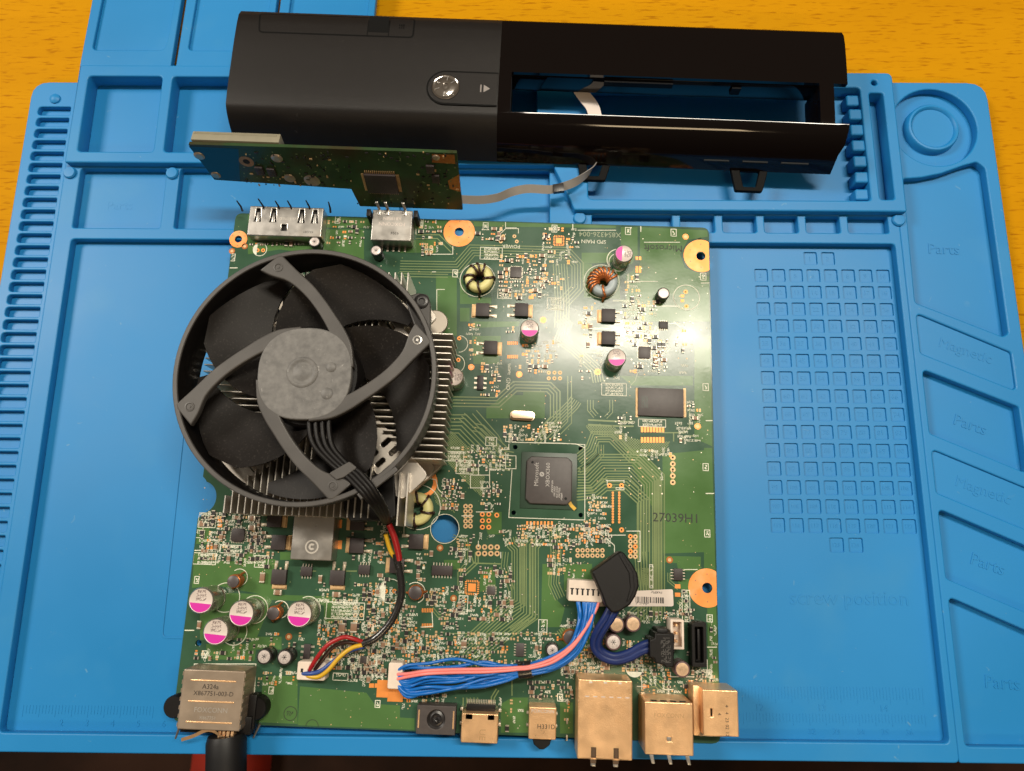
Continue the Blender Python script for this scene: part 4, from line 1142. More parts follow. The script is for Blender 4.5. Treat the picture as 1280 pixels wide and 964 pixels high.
# double USB
o7, w, d = shield('usb_stack', [(806.5, 877.5), (866, 878), (867.5, 945.5), (806, 943.5)], 14.5, M['brass'], [hrect(.0, -.2, .09, .075)], label='brassy double port with one small square window')
s_ = MB(); s_.box(-.8, .8, -.2 * d - .8, -.2 * d + .8, 13.4, 14.1); s_.build('window_latch', M['tin'], o7, bevel=.1)
for x in (-.36, 0, .38):
    s_ = MB(); s_.prism([(x * w - .9, -d / 2 + .2), (x * w + .6, -d / 2 + .2), (x * w + 1.3, -d / 2 - 3.2), (x * w + .1, -d / 2 - 3.2)], 13.2, 13.6); s_.build('spring_tip', M['tin'], o7, bevel=.1)
for x in (-.3, -.1, .1, .3):
    s_ = MB(); s_.box(x * w - 1.1, x * w + 1.1, d / 2 - .2, d / 2 + .2, 12.6, 13.9); s_.build('rear_slot', M['hole'], o7)
mk = MB(); mk.text('FOXCONN', 0, d * .24, 14.53, 2.2); mk.build('stamp', M['brassdim'], o7, smooth=0)

# auxiliary port at the right corner
o8, w, d = shield('auxiliary_port', [(879, 862), (922.5, 863), (924, 921), (879, 920.5)], 14.0, M['brass'], [hrect(-.26, 0, .05, .17)], label='brassy auxiliary port overhanging the board corner')
s_ = MB(); s_.box(-w / 2 - 2.4, -w / 2 + .1, -d / 2 - 1.2, d / 2 + .2, 0, 9.0); s_.build('side_wall', M['brass'], o8, bevel=.2)
mk = MB()
for k, t in enumerate(('4', '4', '23', '02', '12')): mk.text(t, .3 * w * .3 + 1.0, d / 2 - 5.6 - k * 2.4, 14.03, 1.7, -90)
mk.text('4.', -.6, -.6, 14.03, 1.7, -90); mk.build('ink_code', M['sleeve'], o8, smooth=0)
s_ = MB(); s_.box(-w / 2, w / 2 - 4, -d / 2 - 1.6, -d / 2 + .3, 0, 8); s_.build('lower_wall', M['bronze'], o8, bevel=.2)

# white drive-power header, black serial header, small white header
x0, y0 = B(847, 793, ZT + 8)
h1 = MB(); h1.mesh(plate_mesh(rrect(-2.6, 2.6, -5.6, 5.4, .4), [rrect(-1.7, 1.7, -4.7, 4.5, .2)], 0, 7.5, .15, 1)); h1.box(-1.8, 1.8, -4.8, 4.6, .3, 3.0)
ho = h1.build('white_header', M['plasticwhite'], mb_, (x0, y0, BT)); occ(847, 793, 11, 20)
s_ = MB()
for k in range(3): s_.box(-.3, .3, -3 + k * 3 - .3, -2.4 + k * 3, 2.8, 6.4)
s_.build('pins', M['brass'], ho)['kind'] = 'stuff'
x0, y0 = B(874, 806, ZT + 6)
h2 = MB(); h2.mesh(plate_mesh(rpoly([(-2.8, -8.2), (2.8, -8.2), (2.8, 8.4), (-1.2, 8.4), (-2.8, 7.4)], .3), [rpoly([(-1.6, -6.6), (1.6, -6.6), (1.6, 6.6), (-1.6, 6.6)], .3)], 0, 6.2, .2, 1)); h2.box(-1.7, 1.7, -6.7, 6.7, .2, 2.2)
ho = h2.build('serial_header', M['plasticblack'], mb_, (x0, y0, BT)); occ(874, 806, 12, 30)
s_ = MB(); s_.box(-.4, .4, -5.6, 5.6, 2.0, 5.2); s_.build('tongue', M['plasticblack'], ho, bevel=.1)

# white fan header and white harness header
def nylon(name, px, py, w, d, h, rot=0):
    x0, y0 = B(px, py, ZT + h)
    q_ = MB(); q_.mesh(plate_mesh(rrect(-w / 2, w / 2, -d / 2, d / 2, .8), [], 0, h, .4))
    o_ = q_.build(name, M['plasticwhite'], mb_, (x0, y0, BT), rot); occ(px, py, w * 1.6, d * 1.6); return o_
fh = nylon('fan_header', 389, 839, 11.0, 6.8, 6.5)
for k in range(3):
    s_ = MB(); s_.box(-3.6 + k * 2.6 - .45, -3.6 + k * 2.6 + .45, -.6, .8, 6.3, 6.62); s_.build('socket', M['hole'], fh)
hh = nylon('harness_header', 494, 845, 5.6, 9.6, 6.5)
s_ = MB(); s_.box(-3.4, 2.6, -10.6, -4.9, .05, .35); s_.build('gold_land', M['orange'], hh)
x, y = B(481, 861); pads.rect(x, y, 6.2, 6.4, Z3, 1); x, y = B(508, 869.5); pads.rect(x, y, 3.0, 2.4, Z3, 1)
occ(481, 861, 12, 12)

# ---------------------------------------------------------------- pads, pin fields, dense small parts
for i in range(8):
    for yy in (537, 550): pads.rect(*B(802.5 + i * 3.75, yy), .95, 2.3, Z3, 1)
occ(815, 543, 20, 14)
for px, py in ((841, 572), (841, 580), (841, 587), (841, 595), (841, 603)): eyelet(px, py, .45, 1.15, 0)
for i in range(2):
    for j in range(5): eyelet(582 + i * 6, 633 + j * 6.2, .4, .95, 0)
occ(585, 645, 9, 18)
for px, py in ((603, 643), (611, 643), (603, 651), (611, 651), (603, 659), (611, 659), (621, 644)): eyelet(px, py, .45, 1.0, 1)
occ(608, 651, 12, 14)
for i in range(4):
    for j in range(2): eyelet(598 + i * 7.8, 684 + j * 8, .45, 1.1, 0)
occ(610, 688, 18, 12)
for i in range(12):
    for xx in (766, 774): dot(xx, 616 + i * 3.35, .5, 1)
occ(770, 634, 8, 24)
for px, py in ((762, 607), (777, 607), (762, 662.5), (777, 662.5)): eyelet(px, py, .35, 1.0, 1)
for i in range(6):
    for j in range(2): eyelet(722 + i * 6.2, 688 + j * 6.6, .35, .9, 0)
occ(738, 692, 22, 9)
for i in range(2):
    for j in range(5): eyelet(788 + i * 6.2, 671 + j * 6.2 + (0 if i else -.4), .35, .95, 0 if (i + j) % 3 else 1)
occ(791, 684, 9, 18)
for px, py in ((629, 295.5), (643, 295.5), (626, 302), (646, 302), (444, 760), (452, 760), (444, 769), (452, 769), (533, 309), (539, 309), (533, 315), (539, 315), (686, 466), (693, 466), (700, 466), (686, 473), (693, 473), (700, 473)): eyelet(px, py, .3, .85, 0)
for px, py in ((857, 365), (858, 383), (482, 739), (493, 739), (416, 813), (416, 822), (322, 313), (329, 313), (574, 423), (573, 450)): eyelet(px, py, .35, .9, 1)
for px, py in ((679, 400), (589, 459), (649, 468), (747, 465), (872, 533), (857, 296), (837, 700), (361, 796), (567, 748), (550, 685), (290, 314), (306, 308)):
    x, y = B(px, py); pads.ring(x, y, .75, 1.35, Z3, 18, 4); pads.disc(x, y, .72, Z3, 14, 0); occ(px, py, 6)
# rows of bare lands
def rowpads(px, py, n, pit, w, h, mi=1, vert=False):
    for i in range(n):
        x, y = B(px + (0 if vert else i * pit), py + (i * pit if vert else 0)); pads.rect(x, y, w, h, Z3, mi)
rowpads(635, 429, 6, 2.3, .5, 1.5); rowpads(635, 446, 6, 2.3, .5, 1.5); rowpads(528, 763, 7, 2.1, .45, 1.6); rowpads(528, 782, 7, 2.1, .45, 1.6)
occ(641, 437, 12, 14); occ(535, 772, 12, 14)
rowpads(659, 654, 8, 4.4, .8, 1.5); rowpads(659, 659, 8, 4.4, .8, 1.1, 0); rowpads(455, 705, 0, 1, 1, 1)
rowpads(796, 323, 2, 4, 1.0, 1.6); rowpads(796, 335, 2, 4, 1.0, 1.6); rowpads(796, 339, 2, 4, 1.0, 1.6); rowpads(853, 370, 1, 1, 1.4, 1.2); rowpads(853, 376, 1, 1, 1.4, 1.2)
rowpads(847, 733, 1, 1, 2.2, 1.6); rowpads(847, 743.5, 1, 1, 2.2, 1.6); rowpads(275, 651, 1, 1, 1.8, 1.4); rowpads(275, 657, 1, 1, 1.8, 1.4)
rowpads(654, 432, 2, 4, 1.1, 1.2); rowpads(654, 443, 2, 4, 1.1, 1.2); rowpads(466, 857, 2, 4, 1, 1.6); rowpads(463, 857, 1, 1, 1.0, 1.6)
rowpads(664, 364, 1, 1, 2, 1.4); rowpads(664, 372, 1, 1, 2, 1.4); rowpads(650, 321, 2, 4, 1.0, 1.2); rowpads(729, 408, 2, 5, 1.4, 2.2, 0)
for px, py, n in ((812, 443, 5), (795, 443, 5)): occ(px, py, 3, 3)
# dense zones: (x0, y0, x1, y1, mean pitch, weights parts/pads/print/dots)
ZONES = [(592, 284, 632, 304, 5.5, (4, 2, 3, 1)), (622, 318, 684, 372, 5.2, (4, 3, 4, 1)), (676, 284, 722, 312, 5.2, (3, 3, 4, 1)), (684, 312, 720, 334, 6, (1, 2, 5, 1)),
         (674, 340, 704, 360, 5.4, (2, 4, 3, 1)), (584, 404, 600, 470, 5, (4, 2, 5, 1)), (600, 452, 626, 498, 4.8, (4, 3, 5, 1)), (630, 408, 680, 428, 5, (3, 3, 4, 1)), (632, 450, 690, 468, 5, (4, 3, 4, 1)),
         (655, 425, 700, 455, 5.5, (3, 2, 4, 2)), (778, 376, 822, 402, 4.6, (5, 2, 4, 1)), (782, 402, 822, 424, 5, (3, 4, 4, 1)), (780, 424, 834, 466, 4.4, (6, 1, 3, 2)), (726, 370, 746, 420, 6, (3, 2, 3, 1)),
         (628, 526, 700, 554, 4.8, (4, 3, 6, 1)), (566, 558, 640, 590, 5.0, (3, 1, 6, 2)), (552, 598, 580, 640, 4.6, (6, 2, 4, 1)), (600, 600, 626, 640, 5.2, (3, 1, 4, 5)), (645, 655, 760, 682, 4.4, (3, 3, 7, 1)),
         (728, 620, 764, 690, 4.6, (4, 4, 6, 1)), (560, 668, 596, 700, 5, (3, 2, 5, 1)), (596, 662, 640, 682, 5, (2, 1, 6, 1)), (566, 700, 582, 770, 5, (4, 2, 5, 1)), (596, 708, 642, 732, 5, (4, 1, 5, 1)),
         (584, 740, 640, 775, 4.8, (5, 2, 6, 1)), (540, 725, 575, 790, 4.8, (5, 2, 6, 1)), (250, 640, 330, 704, 4.3, (6, 1, 7, 1)), (330, 690, 345, 712, 5, (4, 1, 3, 1)), (400, 728, 476, 752, 6, (3, 1, 5, 1)),
         (458, 738, 548, 850, 4.3, (5, 4, 7, 1)), (395, 775, 470, 835, 4.8, (5, 3, 6, 1)), (436, 820, 476, 852, 4.2, (3, 0, 8, 1)), (472, 690, 486, 730, 5, (4, 1, 4, 1)), (520, 690, 548, 728, 5, (4, 2, 5, 1)),
         (548, 790, 700, 836, 5.2, (4, 2, 6, 2)), (700, 776, 760, 846, 4.4, (6, 2, 6, 1)), (684, 682, 716, 720, 5, (3, 3, 4, 1)), (770, 760, 868, 780, 4.6, (4, 1, 6, 1)), (776, 800, 840, 850, 4.6, (4, 3, 5, 2)),
         (854, 780, 868, 830, 5, (5, 2, 3, 1)), (856, 838, 892, 862, 5, (4, 2, 5, 1)), (884, 780, 894, 850, 5, (1, 0, 7, 0)), (660, 850, 720, 885, 5.4, (5, 1, 5, 2)), (800, 850, 870, 876, 5.2, (3, 1, 3, 3)),
         (405, 268, 460, 306, 6, (3, 3, 3, 1)), (515, 268, 552, 320, 6.4, (3, 2, 4, 1)), (310, 298, 400, 308, 5, (4, 1, 5, 0)), (500, 860, 560, 884, 6.0, (2, 2, 3, 1)), (800, 556, 838, 570, 5, (0, 1, 8, 0)),
         (845, 500, 875, 552, 5, (1, 1, 7, 1)), (770, 520, 800, 552, 5.5, (3, 1, 5, 1)), (712, 700, 740, 726, 8, (1, 1, 2, 4)), (316, 640, 345, 680, 4.5, (6, 1, 3, 1)), (430, 640, 490, 700, 5.5, (4, 2, 4, 1)),
         (720, 390, 750, 440, 8, (1, 1, 2, 5)), (540, 396, 562, 420, 6, (0, 0, 1, 8)), (240, 796, 330, 828, 7, (2, 2, 5, 1)), (330, 790, 378, 812, 6, (2, 3, 5, 1)), (320, 838, 372, 856, 6, (1, 2, 6, 0)), (606, 872, 720, 916, 10, (1, 1, 2, 3)),
         (780, 560, 830, 620, 10, (0, 0, 1, 4)), (840, 400, 866, 470, 8, (1, 2, 2, 5)), (720, 440, 775, 480, 9, (1, 1, 2, 4)), (780, 345, 800, 376, 5, (4, 2, 4, 1)), (830, 736, 868, 786, 6, (3, 1, 5, 1))]
for x0, y0, x1, y1, pit, wts in ZONES:
    y = y0 + pit / 2
    while y < y1:
        x = x0 + pit / 2 + rs.uniform(0, pit * .5)
        while x < x1:
            kind = rs.choices('spgd', weights=(wts[0], wts[1] * 1.3, wts[2] * .62, wts[3]))[0]
            px, py = x + rs.uniform(-.8, .8), y + rs.uniform(-.5, .5)
            if rs.random() < .9 and free(px, py, 2.2):
                rot = rs.choice((0, 90))
                if kind == 's': chip_part(px, py, rot, *rs.choice(((1.5, .8, .45), (1.5, .8, .45), (1.9, 1.05, .7), (2.4, 1.4, .9))), rs.choice((1, 1, 2)))
                elif kind == 'p': pad_pair(px, py, rot, rs.choice((0, 0, 1)), rs.choice((.7, .9, 1.1)), rs.choice((.6, .75)), rs.choice((.95, 1.1)))
                elif kind == 'g':
                    n_ = rs.choice((3, 4, 4, 5)); glyphs(silk, *B(px, py), rs.choice((.8, .95, .95)), n_, 180 if rot == 0 else 90, Z4, .15)
                    if rot == 0: x += n_ * .9
                else: dot(px, py, rs.choice((.22, .28, .35)), rs.choice((0, 2, 2)))
            x += pit * rs.uniform(.95, 1.5)
        y += pit * rs.uniform(.95, 1.2)
# via dots everywhere else
for _ in range(1500):
    px, py = rs.uniform(240, 893), rs.uniform(282, 912)
    if free(px, py, 1): dot(px, py, rs.choice((.16, .2, .24)), rs.choice((0, 2, 5, 5)))
silk.v = [(min(max(x, .4), BW - .4), min(max(y, .4), BH - .4), z) for x, y, z in silk.v]
silk.build('silkscreen', M['silk'], mb_, smooth=0)['kind'] = 'stuff'
small.build('small_components', [M['solder'], M['resbody'], M['capbody']], mb_, smooth=0)['kind'] = 'stuff'
pads.build('solder_pads', [M['pad'], M['orange'], M['solder'], M['hole'], M['wirecopper'], M['trace']], mb_, smooth=0)['kind'] = 'stuff'
# a few bigger ceramic blocks
def block(px, py, L_, W_, h, rot, body):
    q_ = MB(); q_.box(-L_ / 2 + .6, L_ / 2 - .6, -W_ / 2 + .04, W_ / 2 - .04, .05, h - .05)
    o_ = bput('ceramic_capacitor', q_.data('ceramic_capacitor', body, bevel=.1), px, py, rot)
    for s_x in (-1, 1):
        e = MB(); e.box(min(s_x * L_ / 2, s_x * (L_ / 2 - .65)), max(s_x * L_ / 2, s_x * (L_ / 2 - .65)), -W_ / 2, W_ / 2, 0, h); e.build('end_cap', M['solder'], o_, bevel=.1)
for a in ((329, 722, 4, 2.0, 1.4, 90, M['capbody']), (401, 724, 3.2, 1.5, 1.2, 90, M['capbody']), (348, 740.5, 3.2, 2.0, 1.2, 0, M['capbody']), (421, 743, 3.2, 2.0, 1.2, 0, M['capbody']), (250, 781, 3.2, 1.5, 1.2, 90, M['capbody']),
          (428, 785, 4, 2.6, 1.5, 90, M['capbody']), (443, 784, 4, 2.6, 1.5, 90, M['capbody']), (455, 824, 3.8, 2.6, 1.5, 0, M['chip2']), (649, 373, 2.6, 1.6, .8, 0, M['resbody']), (683, 296, 2.8, 2, 1, 0, M['resbody']), (738, 409, 2.6, 1.6, 1, 90, M['capbody']),
          (316, 648, 3, 2, 1.2, 0, M['capbody']), (316, 660, 3, 2, 1.2, 0, M['capbody']), (580, 805, 3, 2.2, 1, 90, M['capbody'])): block(*a)

# processor package under the heatsink, so that it rests on something
cpu = MB(); cpu.box(-16, 16, -16, 16, .1, 2.0); bput('chip', cpu.data('chip', M['substrate'], bevel=.2), 405, 500)

# ================================================================== heatsink
HSF = Frame(-2.05, -74.0, 55.5, 0)
hs = thing('heatsink', 'aluminium heatsink with thin fins on four sides, under the black fan', 'heatsink', (-74.0, 55.5, 9.8), -2.05)
HZ = 9.8
def hput(name, me, x, y, z, rot=0): return put(name, me, hs, (x, y, z - HZ), rot)
bs_ = MB(); bs_.mesh(plate_mesh(rpoly([(-45, -26), (-26, -45), (26, -45), (45, -26), (45, 26), (26, 45), (-26, 45), (-45, 26)], 4), [], 9.9, 14.0, .4)); bs_.build('base_plate', M['alubase'], hs, (0, 0, -HZ))
FZ0, FZ1 = 13.0, 34.8
def fin_len(t, side): return max(16, abs(t) + 8.0)
def fin(x0, x1, y0, y1, z0=FZ0):
    f = MB(); f.box(x0, x1, y0, y1, z0, FZ1); f.build('fin', M['alu'], hs, (0, 0, -HZ), bevel=.1, seg=1)
T_ = .5
i = 0
y = -25.6
while y < 25.5:
    r0 = fin_len(y, 0)
    fin(r0, 47.6 + .8 * (y / 25), y - T_ / 2, y + T_ / 2)
    fin(-48.4, -r0, y - T_ / 2, y + T_ / 2); y += 2.6
x = -34.0
while x < 21:
    r0 = fin_len(x, 1)
    fin(x - T_ / 2, x + T_ / 2, -48.6, -r0)
    x += 2.58
x = -20
while x < 31:
    r0 = fin_len(x, 1)
    fin(x - T_ / 2, x + T_ / 2, r0, 48.8); x += 2.58
xw = HSF.local(Vector((-42.8, 13, 35))).x
for dx in (-1.4, 1.7): fin(xw + dx - .35, xw + dx + .35, -51.0, -31.0, 17.0)
for k in range(4):                                                   # flat slotted webs on the diagonals
    d_ = MB(); hl_ = [rrect(12 + 5.2 * j, 14.0 + 5.2 * j, -9, -2.2, .9) for j in range(6)] + [rrect(14.6 + 5.2 * j, 16.6 + 5.2 * j, 3, 9, .9) for j in range(5)]
    d_.mesh(plate_mesh(rrect(8, 52, -7.2, 7.2, 3), [rrect(26 + 4.2 * j, 28.0 + 4.2 * j, -5.4, -1.0, .9) for j in range(4)] + [rrect(30 + 4.6 * j, 32 + 4.6 * j, 1.2, 5.6, .9) for j in range(3)], 30.0, 31.4, .2, 1))
    d_.box(10, 44, -1.2, 1.2, 13.5, 30.2)
    d_.build('diagonal_web', M['web'], hs, (0, 0, -HZ), (45, 135, 225, 315)[k])
for wx, wy in ((-38.6, 26.2), (-34.0, 87.5), (-112, 90), (-116, 26)):
    v = HSF.local(Vector((wx, wy, 20)))
    e = MB(); e.mesh(plate_mesh(circle(0, 0, 5.4, 30), [], 16.5, 18.4, .4)); e.cyl(0, 0, 7.6, 16.6, 2.4); e.build('mounting_ear', M['alubase'], hs, (v.x, v.y, -HZ), smooth=40)
    a = atan2(-v.y, -v.x)
    e = MB(); e.box(0, 14, -3.2, 3.2, 16.3, 18.2); e.build('ear_arm', M['alubase'], hs, (v.x, v.y, -HZ), math.degrees(a), bevel=.3)

# ================================================================== fan
FX, FY, FZT = -77.2, 57.9, 52.0
fan = thing('cooling_fan', 'round black cooling fan with four grey curved struts on the heatsink', 'fan', (FX, FY, 34.6), 0)
FB = 34.6
def fpt(px, py, z):
    w = ray_to(px, py, z); return Vector((w.x - FX, w.y - FY, z - FB))
ring = MB()
R1, R0 = 48.3, 46.4
ring.lathe(0, 0, [(R0 - .2, 0), (R1 - 1.2, 0), (R1 - 1.2, 5), (R1 - .5, 5.6), (R1 - .5, 15.2), (R1, 16), (R1, 17.1), (R1 - .3, 17.4), (R0 + .3, 17.4), (R0, 17.0), (R0 - .4, 8), (R0 - .2, 0)], 120, mis=[0] * 6 + [1, 1, 1] + [0] * 3)
ring.build('frame_ring', [M['fanblack'], M['strut']], fan, smooth=35)
st_c = [(-16.6, 43.9), (-12.8, 41.4), (-6.8, 37.6), (-.6, 32.2), (4.4, 26.2), (8.2, 20.6), (11.2, 15.6), (13.6, 9.6), (14.8, 2.0)]
st_w = [9.6, 8.6, 5.4, 4.8, 4.7, 4.9, 5.6, 6.4, 6.0]
def strut_poly():
    P3 = spline([(a, b, 0) for a, b in st_c], 4); W_ = spline([(w_, 0, 0) for w_ in st_w], 4)
    L_, R_ = [], []
    for i, p in enumerate(P3):
        t = (P3[min(i + 1, len(P3) - 1)] - P3[max(i - 1, 0)]).normalized(); n_ = Vector((-t.y, t.x, 0))
        h = W_[i].x / 2; L_.append(tuple((p + n_ * h)[:2])); R_.append(tuple((p - n_ * h)[:2]))
    out = []
    for x, y in L_ + R_[::-1]:
        r = hypot(x, y)
        if r > 47.2: x, y = x * 47.2 / r, y * 47.2 / r
        out.append((x, y))
    return out
sp_ = strut_poly()
stm = MB(); stm.mesh(plate_mesh(sp_, [], 14.6, 17.55, .5)); stm_d = stm.data('strut', M['strut'], smooth=40)
scm = MB(); scm.lathe(0, 0, [(1.75, 17.3), (1.75, 17.75), (1.3, 17.8), (1.1, 17.55), (.55, 17.5), (.5, 17.75), (0, 17.75)], 20); scm_d = scm.data('screw', M['strut'], smooth=40)
scm_l = scm.data('screw', M['tin'], smooth=40)
for k in range(4):
    put('strut', stm_d, fan, rot=-90 * k)
    x, y = rot2(-90 * k, -12.4, 40.9); put('screw', scm_l if k == 1 else scm_d, fan, (x, y, 0))
hubp = [(17.2 * (abs(cos(a)) ** .84) * (1 if cos(a) > 0 else -1), 17.2 * (abs(sin(a)) ** .84) * (1 if sin(a) > 0 else -1)) for a in [2 * pi * i / 64 + .12 for i in range(64)]]
hm = MB(); hm.mesh(plate_mesh(hubp, [], 14.4, 17.62, .5, 3)); ho_ = hm.build('motor_mount', M['hub'], fan, smooth=40)
q = MB(); q.lathe(0, 0, [(5.8, 17.7), (5.2, 18.15), (4.6, 18.1), (4.0, 17.75), (3.2, 17.7), (2.8, 17.95), (0, 18.0)], 36); q.build('centre_boss', M['hub'], ho_, (-.8, .3, 0), smooth=70)
for dx, dy, r in ((8.6, -7.6, 2.2), (9.6, 2.2, 1.9)):
    q = MB(); q.lathe(dx, dy, [(r, 17.7), (r * .8, 18.0), (0, 18.02)], 24); q.build('mould_mark', M['hub'], ho_, smooth=70)
rot_ = MB(); rot_.lathe(0, 0, [(0, 1.0), (18.6, 1.0), (19.2, 2), (19.2, 12.6), (18.4, 13.6), (0, 13.8)], 64); rot_.build('rotor_hub', M['fanblack'], fan, smooth=40)
def blade_mesh():
    b = MB(); NR, NA = 9, 11; top = []
    for i in range(NR):
        t = i / (NR - 1); r = 18.6 + (45.0 - 18.6) * t
        a0 = 8 - 52 * t ** .95; span = 57 + 2 * t
        if t > .85: a0 += 8 * ((t - .85) / .15) ** 2; span -= 16 * ((t - .85) / .15) ** 2
        row = []
        for j in range(NA):
            s = j / (NA - 1); a = radians(a0 + span * s)
            z = 3.0 + 9.6 * (s ** .9) - 1.6 * sin(pi * s) + .6 * t
            row.append(Vector((r * cos(a), r * sin(a), z)))
        top.append(row)
    vt = [p for r in top for p in r]; n = len(vt)
    vb = [p + Vector((0, 0, -1.0)) for p in vt]
    F = [(i * NA + j, (i + 1) * NA + j, (i + 1) * NA + j + 1, i * NA + j + 1) for i in range(NR - 1) for j in range(NA - 1)]
    F += [tuple(k + n for k in f[::-1]) for f in F]
    bd = [i * NA for i in range(NR)] + [(NR - 1) * NA + j for j in range(1, NA)] + [i * NA + NA - 1 for i in range(NR - 2, -1, -1)] + [j for j in range(NA - 2, 0, -1)]
    F += [(bd[k], bd[k] + n, bd[(k + 1) % len(bd)] + n, bd[(k + 1) % len(bd)]) for k in range(len(bd))]
    b.add(vt + vb, F)
    return b.data('blade', M['blade'], smooth=50)
bd_ = blade_mesh()
for k in range(5): put('blade', bd_, fan, rot=142 + 72 * k)
# fan leads: four black wires from the hub along one strut, then down over the frame
for k in range(4):
    o_ = k * 5.2
    pts = [fpt(386 + o_ * 1.7, 512 - o_ * .1, 49), fpt(386 + o_ * 1.6, 522, 49.5), fpt(388 + o_ * 1.55, 545, 50), fpt(396 + o_ * 1.4, 562, 50.5), fpt(414 + o_ * 1.3, 580, 51), fpt(436 + o_ * .9, 598 - o_ * .5, 52.2), fpt(458 + o_ * .8, 622 - o_ * .4, 51.8), fpt(472 + o_ * .75, 640, 42), fpt(480 + o_ * .4, 652, 28)]
    q = MB(); q.tube(spline(pts, 6), .95, 8); q.build('lead', M['plasticblack'], fan, smooth=60)
q = MB(); cp = [fpt(x, y, 52.6) for x, y in ((411, 592), (437, 577), (447, 585), (430, 597), (421, 600))]
q.mesh(plate_mesh(rpoly([(p.x, p.y) for p in cp], .6, 2), [], 16.6, 18.6, .3)); q.build('cable_clip', M['strut'], fan)
q = MB(); cp = [fpt(x, y, 52) for x, y in ((446, 618), (494, 583), (498, 588), (451, 625))]
q.mesh(plate_mesh([(p.x, p.y) for p in cp], [], 15.5, 17.6, .3)); q.build('cable_guide', M['strut'], fan)
q = MB(); cp = [fpt(x, y, 30) for x, y in ((432, 636), (442, 600), (494, 590), (497, 645), (490, 650), (440, 652))]
q.mesh(plate_mesh(rpoly([(p.x, p.y) for p in cp], 1.2), [], -16.0, -1.0, .4)); q.build('lower_bracket', M['fanblack'], fan)
q = MB(); cp = [fpt(x, y, 42) for x, y in ((505, 372), (522, 366), (535, 368), (538, 380), (538, 430), (526, 430))]
q.mesh(plate_mesh(rpoly([(p.x, p.y) for p in cp], 2.0), [], 4.5, 7.4, .5)); q.box(cp[4].x - 5, cp[4].x, cp[4].y, cp[4].y + 6, -.5, 5); q.build('upper_bracket', M['strut'], fan)
v = fpt(527, 377, 42); q = MB(); q.lathe(v.x, v.y, [(2.9, 7.2), (2.9, 7.9), (2.2, 8.3), (1.2, 8.2), (1.0, 7.6), (0, 7.6)], 24); q.build('screw', M['sleeve'], fan, smooth=40)
# the lead continues as a sleeved cable to its header on the board
def wv(px, py, z): return ray_to(px, py, z) - Vector((FX, FY, FB))
q = MB(); q.tube(spline([wv(486, 655, 26), wv(493, 672, 24), wv(498, 692, 21), wv(499, 700, 20)], 6), 1.25, 8); q.build('red_lead', M['red'], fan, smooth=60)
q = MB(); q.tube(spline([wv(482, 668, 22), wv(488, 688, 20), wv(496, 700, 19)], 6), .9, 8); q.build('yellow_lead', M['yellow'], fan, smooth=60)
q = MB(); q.tube(spline([wv(495, 692, 20), wv(499, 712, 19), wv(502, 735, 18), wv(499, 755, 17), wv(488, 778, 16.5), wv(470, 797, 16), wv(453, 805, 16)], 8), 1.5, 10); q.build('sleeve_tube', M['tubing'], fan, smooth=60)
for nm, m_, pts in (('red_lead', M['red'], [(455, 803, 16), (440, 798, 18), (428, 797, 18.5), (410, 806, 18), (398, 820, 17), (389, 834, 15), (387, 839, 13)]),
                    ('yellow_lead', M['yellow'], [(455, 806, 16), (440, 810, 16.5), (425, 821, 16.5), (410, 838, 16), (398, 846, 15), (386, 845, 14), (381, 841, 13)]),
                    ('blue_lead', M['bluewire'], [(455, 808, 15.5), (436, 814, 15.5), (418, 826, 15), (402, 838, 15), (390, 842, 15), (378, 842, 13.5)]),
                    ('black_lead', M['wireblack'], [(455, 805, 15), (432, 803, 15.5), (415, 810, 15.5), (402, 826, 15), (393, 838, 13.5)])):
    q = MB(); q.tube(spline([wv(*p) for p in pts], 7), .85, 8); q.build(nm, m_, fan, smooth=60)

# ================================================================== small upright board
DB0 = Vector((-23.6, 140.6, 14.0)); lean = radians(13); dyaw = radians(-2.4)
ux = Vector((cos(dyaw), sin(dyaw), 0)); up_ = Vector((-sin(dyaw) * sin(lean), cos(dyaw) * sin(lean), cos(lean))); un = ux.cross(up_)
dbt = thing('daughter_board', 'small green circuit board standing on edge behind the motherboard', 'circuit board')
Mx = Matrix((ux, up_, un)).transposed().to_4x4()
dbt.matrix_world = Matrix.Translation(DB0 * S) @ Mx
def duv(px, py):
    d = CR @ Vector(((px - 640) / CAM_F, -(py - 482) / CAM_F, -1.0)); c0 = Vector((0, 0, CAM_H))
    t = (DB0 - c0).dot(un) / d.dot(un); p = c0 + d * t - DB0
    return (p.dot(ux), p.dot(up_))
dout = [duv(*p) for p in ((235, 180.5), (370, 184.5), (571, 191.5), (578.5, 262.5), (450, 258), (439, 236.5), (268, 225))]
MB().mesh(plate_mesh(rpoly(dout, .5, 2), [], -1.5, 0, .05, 0)).build('board', M['pcbdark'], dbt)
q = MB(); q.sheet([duv(*p) for p in ((236, 183), (298, 186), (300, 226), (268, 224))], .03); q.build('blue_coating', mat('blue_solder_mask', (.004, .045, .10), .3), dbt, smooth=0)
q = MB(); q.sheet([duv(*p) for p in ((540, 192.5), (568, 193.5), (569, 205), (540, 203))], .05); q.sheet([duv(*p) for p in ((560, 226), (574, 218), (576, 240), (562, 236))], .05); q.build('copper_area', M['wirecopper'], dbt, smooth=0)
for px, py, r in ((249, 195, 2.2), (270, 219, 2.0), (346, 198, 2.4), (362, 223, 2.4), (390, 226, 3.4), (545, 197, 1.6)):
    x, y = duv(px, py); q = MB(); q.lathe(x, y, [(r, 0), (r * .9, .25), (r * .3, .35), (0, .2)], 24); q.build('solder_pad', M['bronze'], dbt, smooth=60)
